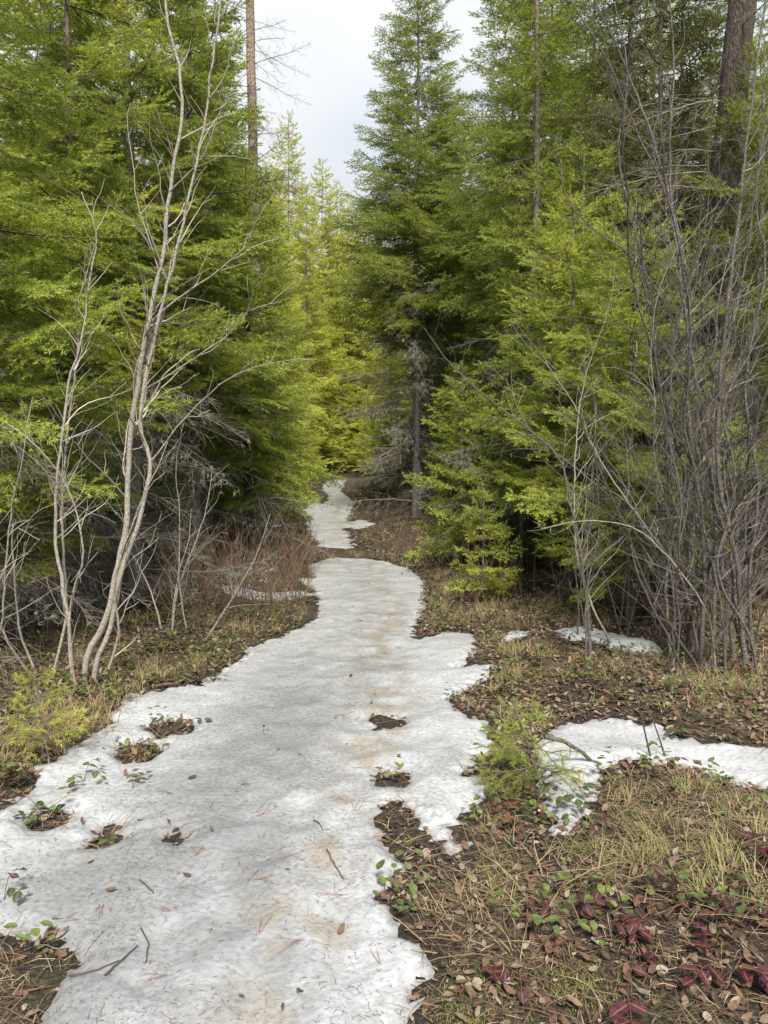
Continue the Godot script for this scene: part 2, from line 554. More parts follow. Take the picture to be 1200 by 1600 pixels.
func grid(A: Acc, x0: float, x1: float, z0: float, z1: float, st: float, hf: Callable, cf: Callable, keep: Callable) -> void:
	var w := int(round((x1 - x0) / st)) + 1
	var h := int(round((z1 - z0) / st)) + 1
	var id := PackedInt32Array()
	id.resize(w * h)
	var up := PackedFloat32Array()
	up.resize(w * h)
	for j in h:
		for i in w:
			var x := x0 + i * st
			var z := z0 + j * st
			if keep.call(x, z):
				id[j * w + i] = A.v.size()
				A.v.push_back(Vector3(x, hf.call(x, z), z))
				A.n.push_back(Vector3.UP)
				A.c.push_back(cf.call(x, z))
			else:
				id[j * w + i] = -1
	for j in range(0, h):
		for i in range(0, w):
			var q := id[j * w + i]
			if q < 0:
				continue
			var l := id[j * w + i - 1] if i > 0 else -1
			var r := id[j * w + i + 1] if i < w - 1 else -1
			var u := id[j * w - w + i] if j > 0 else -1
			var d := id[j * w + w + i] if j < h - 1 else -1
			var a := A.v[l if l >= 0 else q]
			var b := A.v[r if r >= 0 else q]
			var e := A.v[u if u >= 0 else q]
			var f := A.v[d if d >= 0 else q]
			if b.x > a.x and f.z > e.z:
				A.n[q] = Vector3(-(b.y - a.y) / (b.x - a.x), 1.0, -(f.y - e.y) / (f.z - e.z)).normalized()
			if i < w - 1 and j < h - 1:
				var dg := id[j * w + w + i + 1]
				if r >= 0 and d >= 0 and dg >= 0:
					A.i.append_array(PackedInt32Array([q, r, d, r, dg, d]))

func soil(x: float, z: float) -> Color:
	var a := nz.get_noise_2d(x * 90.0 + 7.0, z * 90.0) * 0.5 + 0.5
	var b := nz.get_noise_2d(x * 150.0 - 90.0, z * 150.0) * 0.5 + 0.5
	var c := Color(0.075, 0.05, 0.03).lerp(Color(0.17, 0.125, 0.075), smoothstep(0.3, 0.75, a))
	c = c.lerp(Color(0.075, 0.085, 0.022), smoothstep(0.55, 0.75, b) * 0.7)
	return c * (1.0 - 0.5 * smoothstep(0.02, 0.3, snow_cover(x, z)))   # soil soaked by the melt

func snow_color(x: float, z: float) -> Color:
	var D := -z
	var t := sh(x, z)
	var n1 := nf.get_noise_2d(x * 22.0, z * 22.0)
	var n2 := nf.get_noise_2d(x * 120.0, z * 120.0)
	# the older grey ice on the left of the trail
	var ix := lerpf(-1.05, -0.62, smoothstep(1.8, 4.5, D))
	var ice := exp(-pow((x - ix - n1 * 0.25) / 0.42, 2.0)) * smoothstep(7.5, 4.0, D) + 0.45 * smoothstep(0.05, 0.55, n1)
	ice = clampf(ice + n2 * 0.25, 0, 1)
	var trod := exp(-pow((x - path_x(D) - n1 * 0.3) / 0.6, 2.0)) * (0.65 + n2 * 0.5)
	var c := Color(0.385, 0.396, 0.412).lerp(Color(0.245, 0.252, 0.264), clampf(trod, 0.0, 1.0)).lerp(Color(0.175, 0.181, 0.188), ice * 0.85)
	# needles and tan dust trodden in along the middle
	var mx := path_x(D) + 0.22 + 0.08 * sin(D * 1.7)
	var tan_ := exp(-pow((x - mx) / 0.22, 2.0)) * smoothstep(-0.25, 0.45, nf.get_noise_2d(x * 60.0 + 300.0, z * 40.0) + n2 * 0.3)
	c = c.lerp(Color(0.235, 0.2, 0.155), tan_ * 0.7)
	# dirty thin rim
	return c.lerp(Color(0.2, 0.18, 0.155), smoothstep(0.014, -0.003, t) * 0.6)

func build_ground() -> void:
	GW = int(9.0 / GS)
	GH = int(17.6 / GS)
	mask.resize(GW * GH)
	mask = fill_poly(mask, GW, GH, GX0, GZ0, GS, pts2(MAIN), 1.0)
	for p in PATCHES:
		mask = fill_poly(mask, GW, GH, GX0, GZ0, GS, pts2(p), 1.0)
	for p in HOLES:
		mask = fill_poly(mask, GW, GH, GX0, GZ0, GS, pts2(p), -0.9)
	mask = blur(blur(mask, GW, GH, 3), GW, GH, 2)
	FW = 50
	fmask.resize(FW * 260)
	for p in FAR:
		fmask = fill_poly(fmask, FW, 260, FX0, FZ0, FS, pts2(p), 1.0)
	fmask = blur(fmask, FW, 260, 1)
	var A := Acc.new()
	var yes := func(_x, _z): return true
	grid(A, -6.0, 6.0, -12.0, 0.6, 0.06, gh, soil, yes)
	grid(A, -18.0, -6.0, -12.0, 0.6, 0.3, gh, soil, yes)
	grid(A, 6.0, 18.0, -12.0, 0.6, 0.3, gh, soil, yes)
	grid(A, -18.0, 18.0, -48.0, -12.0, 0.3, gh, soil, yes)
	grid(A, -198.0, 198.0, -300.0, -48.0, 6.0, gh, soil, yes)
	grid(A, -198.0, -18.0, -48.0, 0.0, 6.0, gh, soil, yes)
	grid(A, 18.0, 198.0, -48.0, 0.0, 6.0, gh, soil, yes)
	kind(put("ground", mesh_of([A]), [M.soil]), "structure")
	var S := Acc.new()
	var hs := func(x: float, z: float) -> float: return gh(x, z) + sh(x, z)
	grid(S, -3.0, 3.2, -8.0, -1.2, 0.025, hs, snow_color, func(x, z): return snow_cover(x, z) > 0.1)
	grid(S, -3.0, 3.2, -17.4, -8.0, 0.05, hs, snow_color, func(x, z): return snow_cover(x, z) > 0.1)
	grid(S, -4.0, 1.0, -39.8, -17.4, 0.1, hs, snow_color, func(x, z): return snow_cover(x, z) > 0.1)
	kind(put("snow", mesh_of([S]), [M.snow]), "structure")

# ---------------------------------------------------------------- litter
func lay(p: Vector3, tilt: float) -> Transform3D:
	return Transform3D(Basis(Vector3.UP, rr(0, TAU)) * Basis(Vector3.RIGHT, rr(-tilt, tilt)) * Basis(Vector3.BACK, rr(-tilt, tilt)), p)

func leaf_shape(l: float, w: float, curl: float, k: Color, vein := 0.0) -> Flat:
	var F := Flat.new()
	var prev := []
	for j in 7:
		var t := j / 6.0
		var ww := w * 0.5 * pow(sin(PI * pow(t, 0.85)), 0.75) if j > 0 and j < 6 else 0.0
		ww *= rr(0.92, 1.06)
		var y := curl * l * t * t
		var e := rr(-0.06, 0.06) * l
		var now := [Vector3(l * t, y + ww * 0.22 + e, -ww), Vector3(l * t, y + ww * 0.03, -ww * 0.13), Vector3(l * t, y + ww * 0.03, ww * 0.13), Vector3(l * t, y + ww * 0.18 - e * 0.5, ww)]
		if j > 0:
			for q in 3:
				var kk := k * rr(0.8, 1.2)
				if q == 1 and vein > 0.0:
					kk = k.lerp(Color(0.3, 0.24, 0.12), vein)
				F.quad(prev[q], prev[q + 1], now[q + 1], now[q], kk)
		prev = now
	return F

func tinted(f: Flat, x: Transform3D, k: Color, into: Flat) -> void:
	into.v.append_array(x * f.v)
	for c in f.c:
		into.c.push_back(Color(c.r * k.r, c.g * k.g, c.b * k.b))

func strand(F: Flat, p: Vector3, az: float, l: float, w: float, y: float, k: Color) -> void:   # a flat-lying needle
	var d := Vector3(cos(az), y, sin(az))
	var s := Vector3(-sin(az), rr(-0.4, 0.4), cos(az)) * w * 0.5
	var m := p + d * l * 0.5 + Vector3(rr(-0.06, 0.06), rr(0.0, 0.1), rr(-0.06, 0.06)) * l
	var e := p + d * l
	F.quad(p - s, p + s, m + s, m - s, k)
	F.tri(m - s, m + s, e, k)

func blade(F: Flat, p: Vector3, az: float, l: float, w: float, arch: float, k: Color) -> void:   # an arching grass blade
	var d := Vector3(cos(az), 0, sin(az))
	var s := Vector3(-sin(az), 0, cos(az)) * w * 0.5
	var q := p
	var e := rr(0.35, 1.25)
	for j in 4:
		var nxt := q + (d * cos(e) + Vector3.UP * sin(e)) * l / 4.0
		e -= arch * rr(0.6, 1.3)
		var s2 := s * (1.0 - 0.25 * (j + 1))
		if j < 3:
			F.quad(q - s, q + s, nxt + s2, nxt - s2, k)
		else:
			F.tri(q - s, q + s, nxt, k)
		q = nxt
		s = s2

func top(x: float, z: float) -> float:
	return gh(x, z) + maxf(0.0, sh(x, z))

func is_snow(x: float, z: float) -> bool:
	return sh(x, z) > 0.0

# ---------------------------------------------------------------- materials
func noise_tex(freq: float, type: int, oct: int, ramp: Array, sd: int, size := 512, normal := false, stretch := 1.0) -> NoiseTexture2D:
	var n := FastNoiseLite.new()
	n.seed = sd
	n.frequency = freq
	n.noise_type = type
	n.fractal_octaves = oct
	var t := NoiseTexture2D.new()
	t.width = size
	t.height = size
	t.seamless = true
	t.noise = n
	if not ramp.is_empty():
		var g := Gradient.new()
		g.offsets = PackedFloat32Array(range(ramp.size()).map(func(k): return float(k) / (ramp.size() - 1)))
		g.colors = PackedColorArray(ramp)
		t.color_ramp = g
	return t

func mat(called: String, col: Color, rough: float) -> StandardMaterial3D:
	var m := StandardMaterial3D.new()
	m.resource_name = called
	m.albedo_color = col
	m.roughness = rough
	M[called] = m
	return m

func needle_mat(called: String, r: float, g: float, b: float) -> void:
	var m := mat(called, lin(r, g, b), 0.55)
	m.vertex_color_use_as_albedo = true
	m.backlight_enabled = true
	m.backlight = lin(0.9, 0.9, 0.9)
	m.cull_mode = BaseMaterial3D.CULL_DISABLED

func bark(called: String, ramp: Array, relief: float, scale: Vector3, sd: int, type := FastNoiseLite.TYPE_SIMPLEX_SMOOTH) -> void:
	var m := mat(called, lin(0.72, 0.72, 0.72), 0.92)
	m.albedo_texture = noise_tex(0.02, type, 5, ramp, sd)
	m.heightmap_enabled = true
	m.heightmap_texture = noise_tex(0.025, FastNoiseLite.TYPE_SIMPLEX, 5, [], sd + 1)
	m.heightmap_scale = relief
	m.uv1_triplanar = true
	m.uv1_scale = scale

func materials() -> void:
	needle_mat("needle_deep", 0.13, 0.18, 0.034)
	needle_mat("needle_mid", 0.25, 0.305, 0.045)
	needle_mat("needle_fresh", 0.35, 0.42, 0.066)
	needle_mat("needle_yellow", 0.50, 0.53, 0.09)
	needle_mat("needle_dull", 0.15, 0.15, 0.052)
	for k in ["twig", "dead", "wood", "litter"]:
		mat(k, lin(0.75, 0.75, 0.75), 0.9).vertex_color_use_as_albedo = true
	var lf := mat("leaf", lin(0.75, 0.75, 0.75), 0.36)
	lf.vertex_color_use_as_albedo = true
	lf.backlight_enabled = true
	lf.backlight = lin(0.25, 0.25, 0.25)
	bark("bark_grey", [lin(0.07, 0.055, 0.045), lin(0.14, 0.115, 0.095), lin(0.2, 0.175, 0.15), lin(0.33, 0.33, 0.28)], 1.2, Vector3(3.0, 1.1, 3.0), 11)
	bark("bark_lichen", [lin(0.08, 0.06, 0.05), lin(0.2, 0.17, 0.14), lin(0.36, 0.34, 0.29), lin(0.5, 0.5, 0.43)], 0.9, Vector3(4.0, 2.0, 4.0), 21)
	bark("bark_dark", [lin(0.02, 0.015, 0.012), lin(0.05, 0.036, 0.028), lin(0.09, 0.066, 0.052), lin(0.15, 0.12, 0.1)], 3.5, Vector3(3.2, 0.55, 3.2), 31)
	bark("bark_orange", [lin(0.12, 0.08, 0.065), lin(0.3, 0.21, 0.165), lin(0.4, 0.31, 0.26), lin(0.46, 0.4, 0.35)], 3.0, Vector3(3.2, 0.8, 3.2), 41)
	bark("bark_pale", [lin(0.11, 0.092, 0.075), lin(0.28, 0.25, 0.21), lin(0.39, 0.36, 0.305), lin(0.5, 0.49, 0.43)], 0.3, Vector3(5.0, 4.0, 5.0), 51)
	bark("bark_ash", [lin(0.035, 0.03, 0.026), lin(0.09, 0.08, 0.07), lin(0.15, 0.135, 0.12), lin(0.42, 0.41, 0.36)], 0.3, Vector3(5.0, 4.0, 5.0), 61)
	bark("bark_black", [lin(0.02, 0.016, 0.014), lin(0.05, 0.04, 0.034), lin(0.08, 0.065, 0.055), lin(0.2, 0.19, 0.16)], 0.3, Vector3(7.0, 2.6, 7.0), 71)
	var so := mat("soil", lin(0.75, 0.75, 0.75), 0.95)
	so.vertex_color_use_as_albedo = true
	so.albedo_texture = noise_tex(0.03, FastNoiseLite.TYPE_SIMPLEX, 6, [Color(0.35, 0.33, 0.3), Color(0.75, 0.73, 0.7), Color(1, 1, 1)], 81, 1024)
	so.heightmap_enabled = true
	so.heightmap_texture = noise_tex(0.035, FastNoiseLite.TYPE_SIMPLEX, 5, [], 82, 1024)
	so.heightmap_scale = 2.5
	so.uv1_triplanar = true
	so.uv1_world_triplanar = true
	so.uv1_scale = Vector3(0.9, 0.9, 0.9)
	var sn := mat("snow", Color.WHITE, 0.34)
	sn.vertex_color_use_as_albedo = true
	sn.albedo_texture = noise_tex(0.028, FastNoiseLite.TYPE_SIMPLEX, 6, [Color(0.78, 0.775, 0.77), Color(0.91, 0.91, 0.91), Color(0.96, 0.96, 0.96), Color(1, 1, 1), Color(1, 1, 1)], 91, 1024)
	sn.heightmap_enabled = true
	sn.heightmap_texture = noise_tex(0.03, FastNoiseLite.TYPE_SIMPLEX, 6, [], 92, 1024)
	sn.heightmap_scale = 0.25
	sn.uv1_triplanar = true
	sn.uv1_world_triplanar = true
	sn.uv1_scale = Vector3(0.83, 0.83, 0.83)

func sky_image() -> ImageTexture:
	var w := 512
	var h := 256
	var im := Image.create(w, h, false, Image.FORMAT_RGBF)
	var n := FastNoiseLite.new()
	n.seed = 5
	n.frequency = 1.0
	n.fractal_octaves = 4
	for j in h:
		var el := (0.5 - (j + 0.5) / h) * PI
		for i in w:
			var az := TAU * i / w
			var d := Vector3(cos(el) * cos(az), sin(el), cos(el) * sin(az))
			var y := maxf(d.y, 0.0)
			var q := d / (0.35 + y)
			var cl := n.get_noise_3d(q.x * 0.8, q.y * 0.8, q.z * 0.8) * 0.5 + 0.5
			var c := Color(0.56, 0.66, 0.79).lerp(Color(0.86, 0.88, 0.90), smoothstep(0.3, 0.65, cl))
			c = c * (0.325 + 0.45 * y)
			if d.y < 0.0:
				c = Color(0.2, 0.19, 0.17)
			im.set_pixel(i, j, c)
	return ImageTexture.create_from_image(im)

# ---------------------------------------------------------------- the place
func plant_fir(called: String, label: String, group: String, x: float, D: float, o: Dictionary) -> Node3D:
	var t := thing(called, label, "fir tree", Vector3(x, gh(x, -D), -D), 0.0, group)
	fir(t, o)
	return t

func copy_of(src: Node3D, label: String, x: float, D: float, turn: float, size: float, group := "", mtint := "") -> Node3D:
	var c: Node3D = src.duplicate()
	c.name = numbered(String(src.name).rstrip("0123456789_") if String(src.name).right(4).begins_with("_") else String(src.name))
	add_child(c)
	c.position = Vector3(x, gh(x, -D), -D)
	c.rotation.y = turn
	c.scale = Vector3(rr(0.88, 1.12) * size, size, rr(0.88, 1.12) * size)
	c.set_meta("label", label)
	if c.has_meta("group"):
		c.remove_meta("group")
	if group:
		c.set_meta("group", group)
	if mtint:
		for ch in c.get_children():
			if String(ch.name).begins_with("crown"):
				(ch as MeshInstance3D).set_surface_override_material(0, M[mtint])
	return c

func _ready() -> void:
	var cam := Camera3D.new()
	cam.name = "camera"
	cam.fov = 69.4
	cam.position = Vector3(0, 1.55, 0)
	cam.rotation_degrees = Vector3(-3.2, 0, 0)
	cam.far = 600.0
	cam.near = 0.05
	add_child(cam)
	cam.current = true
	var we := WorldEnvironment.new()
	we.name = "environment"
	var env := Environment.new()
	env.background_mode = Environment.BG_SKY
	var sky := Sky.new()
	var pm := PanoramaSkyMaterial.new()
	pm.panorama = sky_image()
	sky.sky_material = pm
	env.sky = sky
	env.background_energy_multiplier = 1.0
	env.tonemap_mode = Environment.TONE_MAPPER_LINEAR
	env.tonemap_exposure = 2.15
	env.sdfgi_enabled = true
	env.ssao_enabled = true
	env.ssil_enabled = true
	we.environment = env
	add_child(we)
	var sun := DirectionalLight3D.new()
	sun.name = "sun"
	sun.light_energy = 1.35
	sun.light_color = Color(1.0, 0.97, 0.92)
	sun.light_angular_distance = 10.0
	sun.shadow_enabled = true
	sun.rotation_degrees = Vector3(-47, 5, 0)
	add_child(sun)

	nz.seed = 3
	nz.frequency = 0.01
	nz.fractal_octaves = 3
	nf.seed = 8
	nf.frequency = 0.05
	nf.fractal_octaves = 3
	nc.seed = 21
	nc.noise_type = FastNoiseLite.TYPE_CELLULAR
	nc.cellular_return_type = FastNoiseLite.RETURN_DISTANCE
	nc.frequency = 3.2
	nc.fractal_type = FastNoiseLite.FRACTAL_NONE
	materials()
	build_ground()
	library()
	dominant_trees()
	forest()
	saplings()
	shrubs()
	floor_plants()
	litter()

func dominant_trees() -> void:
	# right of the trail
	plant_fir("fir_tree", "tall fir beside the far bend, its lower branches dead and hung with grey lichen", "", 0.87, 20.0,
		{"H": 15.0, "R": 2.9, "r": 0.12, "live": 0.35, "dead": 170, "dead_top": 0.43, "lichen": 0.3, "dead_len": 1.3, "tint": "needle_mid", "bark": "bark_grey", "lod": "nearmid", "seed": 1, "gap": 0.27})
	plant_fir("fir_tree", "slimmer fir close behind the tall lichen-hung fir on the right", "", 1.91, 23.0,
		{"H": 13.2, "R": 2.2, "r": 0.12, "live": 0.3, "dead": 90, "dead_top": 0.45, "lichen": 0.75, "tint": "needle_mid", "bark": "bark_grey", "lod": "mid", "seed": 2, "gap": 0.4})
	plant_fir("fir_tree", "thin-crowned fir with dark bare trunk, left of two standing close together at upper right", "", 2.94, 16.0,
		{"H": 14.5, "R": 2.5, "r": 0.075, "live": 0.36, "dead": 70, "dead_top": 0.6, "tint": "needle_mid", "bark": "bark_dark", "lod": "nearmid", "seed": 3, "gap": 0.3, "gaps": 0.1})
	plant_fir("fir_tree", "thin-crowned fir with dark bare trunk, right of two standing close together at upper right", "", 3.99, 18.0,
		{"H": 15, "R": 2.4, "r": 0.11, "live": 0.4, "dead": 60, "dead_top": 0.6, "tint": "needle_deep", "bark": "bark_dark", "lod": "mid", "seed": 4, "gap": 0.32, "gaps": 0.1})
	plant_fir("fir_tree", "young bright fir with full skirts, the biggest of those right of the trail", "", 2.11, 8.4,
		{"H": 4.5, "R": 1.25, "r": 0.035, "live": 0.3, "taper": 0.6, "rise": 0.1, "dead": 10, "tint": "needle_fresh", "tint2": "needle_yellow", "lod": "near", "seed": 5, "gap": 0.3, "gaps": 0.1})
	plant_fir("fir_tree", "young bright fir just behind the pale sapling on the right edge of the trail", "", 1.90, 10.2,
		{"H": 3.5, "R": 1.0, "r": 0.03, "live": 0.34, "taper": 0.6, "rise": 0.08, "dead": 10, "tint": "needle_fresh", "tint2": "needle_mid", "lod": "near", "seed": 6, "gap": 0.28, "gaps": 0.1})
	plant_fir("fir_tree", "young green fir half hidden behind the bare thicket on the right", "", 2.47, 7.4,
		{"H": 4.2, "R": 1.35, "r": 0.035, "live": 0.15, "taper": 0.6, "rise": 0.1, "dead": 14, "tint": "needle_fresh", "tint2": "needle_fresh", "lod": "near", "seed": 7, "gap": 0.3, "gaps": 0.1})
	plant_fir("fir_tree", "taller young fir with spreading light boughs behind the biggest bright one", "", 2.53, 9.6,
		{"H": 5.6, "R": 1.6, "r": 0.05, "live": 0.2, "taper": 0.65, "rise": 0.06, "dead": 14, "tint": "needle_fresh", "tint2": "needle_mid", "lod": "near", "seed": 27, "gap": 0.34})
	plant_fir("fir_tree", "bushy young fir tucked between the trail-side young fir and the lichen-hung fir", "", 1.21, 11.5,
		{"H": 3.2, "R": 0.95, "r": 0.03, "live": 0.15, "taper": 0.6, "tint": "needle_fresh", "tint2": "needle_mid", "lod": "nearmid", "seed": 28, "gap": 0.22})
	plant_fir("fir_tree", "green fir behind the thicket at the right edge of the picture", "", 3.98, 8.0,
		{"H": 6.0, "R": 1.6, "r": 0.06, "live": 0.2, "dead": 24, "tint": "needle_mid", "tint2": "needle_deep", "lod": "near", "seed": 8, "gap": 0.3})
	plant_fir("fir_tree", "fir with brownish sparse boughs behind the big dark trunk", "", 3.82, 10.5,
		{"H": 11.5, "R": 2.2, "r": 0.07, "live": 0.18, "dead": 50, "dead_top": 0.6, "tint": "needle_dull", "tint2": "needle_deep", "lod": "nearmid", "seed": 9, "gap": 0.27, "gaps": 0.05})
	plant_fir("fir_sapling", "waist-high pale green fir sapling at the right edge of the trail", "", 1.13, 8.4,
		{"H": 1.3, "R": 0.42, "r": 0.014, "live": 0.2, "gaps": 0.2, "tint": "needle_fresh", "tint2": "needle_yellow", "lod": "near", "seed": 10, "gap": 0.12, "rise": 0.25})
	plant_fir("fir_seedling", "small soft green fir seedling over the snow edge in the right foreground", "", 0.77, 3.45,
		{"H": 0.5, "R": 0.27, "r": 0.0034, "live": 0.04, "tint": "needle_fresh", "tint2": "needle_mid", "lod": "fine", "seed": 11, "gap": 0.075, "rise": 0.0, "gaps": 0.15, "lean": Vector3(-0.17, 0, 0.05)})
	plant_fir("fir_seedling", "small green fir seedling on the left edge of the snow in the foreground", "", -1.70, 3.7,
		{"H": 0.52, "R": 0.17, "r": 0.005, "live": 0.4, "tint": "needle_yellow", "tint2": "needle_fresh", "lod": "fine", "seed": 12, "gap": 0.085, "rise": 0.2, "lean": Vector3(-0.08, 0, 0)})
	# left of the trail
	plant_fir("fir_tree", "near fir at the left edge with dark boughs reaching across the top corner", "", -3.20, 5.6,
		{"H": 7.5, "R": 1.75, "r": 0.07, "live": 0.22, "dead": 40, "lichen": 0.3, "tint": "needle_fresh", "tint2": "needle_mid", "lod": "near", "seed": 13, "gap": 0.37})
	plant_fir("fir_tree", "fir with pale lichen-spotted trunk behind the left bare stems", "", -2.76, 8.2,
		{"H": 11.0, "R": 1.75, "r": 0.075, "live": 0.22, "dead": 50, "dead_top": 0.28, "lichen": 0.12, "tint": "needle_mid", "tint2": "needle_fresh", "bark": "bark_lichen", "lod": "near", "seed": 14, "gap": 0.37, "gaps": 0.12})
	plant_fir("fir_tree", "slender fir with grey trunk, between the left edge and the pale-trunked fir", "", -3.07, 7.4,
		{"H": 8.5, "R": 1.5, "r": 0.05, "live": 0.26, "dead": 50, "dead_top": 0.32, "lichen": 0.12, "tint": "needle_fresh", "tint2": "needle_yellow", "bark": "bark_grey", "lod": "near", "seed": 15, "gap": 0.37})
	plant_fir("fir_tree", "fir with reddish dark trunk standing over the brush left of the trail", "", -1.94, 10.6,
		{"H": 6.0, "R": 1.5, "r": 0.08, "live": 0.24, "dead": 16, "dead_top": 0.35, "tint": "needle_mid", "tint2": "needle_fresh", "bark": "bark_dark", "lod": "near", "seed": 16, "gap": 0.28})
	plant_fir("fir_tree", "dense green fir between the pale-trunked and the reddish-trunked firs", "", -2.35, 9.2,
		{"H": 9.0, "R": 1.5, "r": 0.06, "live": 0.24, "dead": 40, "dead_top": 0.3, "lichen": 0.12, "tint": "needle_mid", "tint2": "needle_fresh", "lod": "near", "seed": 17, "gap": 0.37})
	plant_fir("fir_tree", "small fresh green fir at the left trail edge beyond the brush", "", -2.24, 14.0,
		{"H": 6.2, "R": 1.15, "r": 0.05, "live": 0.1, "tint": "needle_fresh", "lod": "nearmid", "seed": 18, "gap": 0.3})
	plant_fir("fir_tree", "stunted young fir with sparse fresh boughs at the left edge behind the thin alder", "", -3.19, 6.4,
		{"H": 2.6, "R": 0.85, "r": 0.025, "live": 0.3, "dead": 20, "tint": "needle_fresh", "tint2": "needle_yellow", "lod": "near", "seed": 29, "gap": 0.22, "gaps": 0.2})
	# pine with a big dark trunk
	var p := thing("pine_tree", "big dark-barked pine trunk rising behind the thicket on the right", "pine tree", Vector3(3.42, gh(3.42, -8.4), -8.4))
	var A := Acc.new()
	tube(A, smooth(PackedVector3Array([Vector3(0, -0.1, 0), Vector3(0.16, 2.5, 0), Vector3(0.5, 6.5, 0), Vector3(0.85, 13.0, 0)]), 0.3, 0.004), 0.19, 0.1, 18, Color.WHITE, Color.WHITE, 0.06, 0.05)
	put("trunk", mesh_of([A]), [M.bark_dark], p)
	rng.seed = 77
	for k in 26:
		var mi := put("dead_branch", dead_mesh(rng.randi_range(0, 2)), [M.dead], p)
		var h := rr(1.0, 7.5)
		mi.transform = Transform3D(Basis(Vector3.UP, rr(0, TAU)) * Basis(Vector3.BACK, rr(-0.3, 0.3)), Vector3(0.07 * h, h, 0))
	# bare larch with an orange trunk
	var q := thing("larch_tree", "leafless larch with orange-grey trunk above the left firs, against the sky", "larch tree", Vector3(-2.57, gh(-2.57, -15.0), -15.0))
	A = Acc.new()
	tube(A, smooth(PackedVector3Array([Vector3(0, -0.1, 0), Vector3(0.02, 5, 0), Vector3(-0.05, 10, 0), Vector3(-0.1, 18, 0)]), 0.4, 0.006), 0.115, 0.06, 14, Color.WHITE, Color.WHITE, 0.06, 0.05)
	put("trunk", mesh_of([A]), [M.bark_orange], q)
	for k in 90:
		var mi := put("bare_branch", dead_mesh(rng.randi_range(0, 2)), [M.dead], q)
		var h := 3.5 + 9.5 * k / 90.0
		mi.transform = Transform3D((Basis(Vector3.UP, rr(0, TAU)) * Basis(Vector3.BACK, rr(-0.2, 0.35))).scaled(Vector3.ONE * rr(0.5, 0.95)), Vector3(-0.004 * h, h, 0))

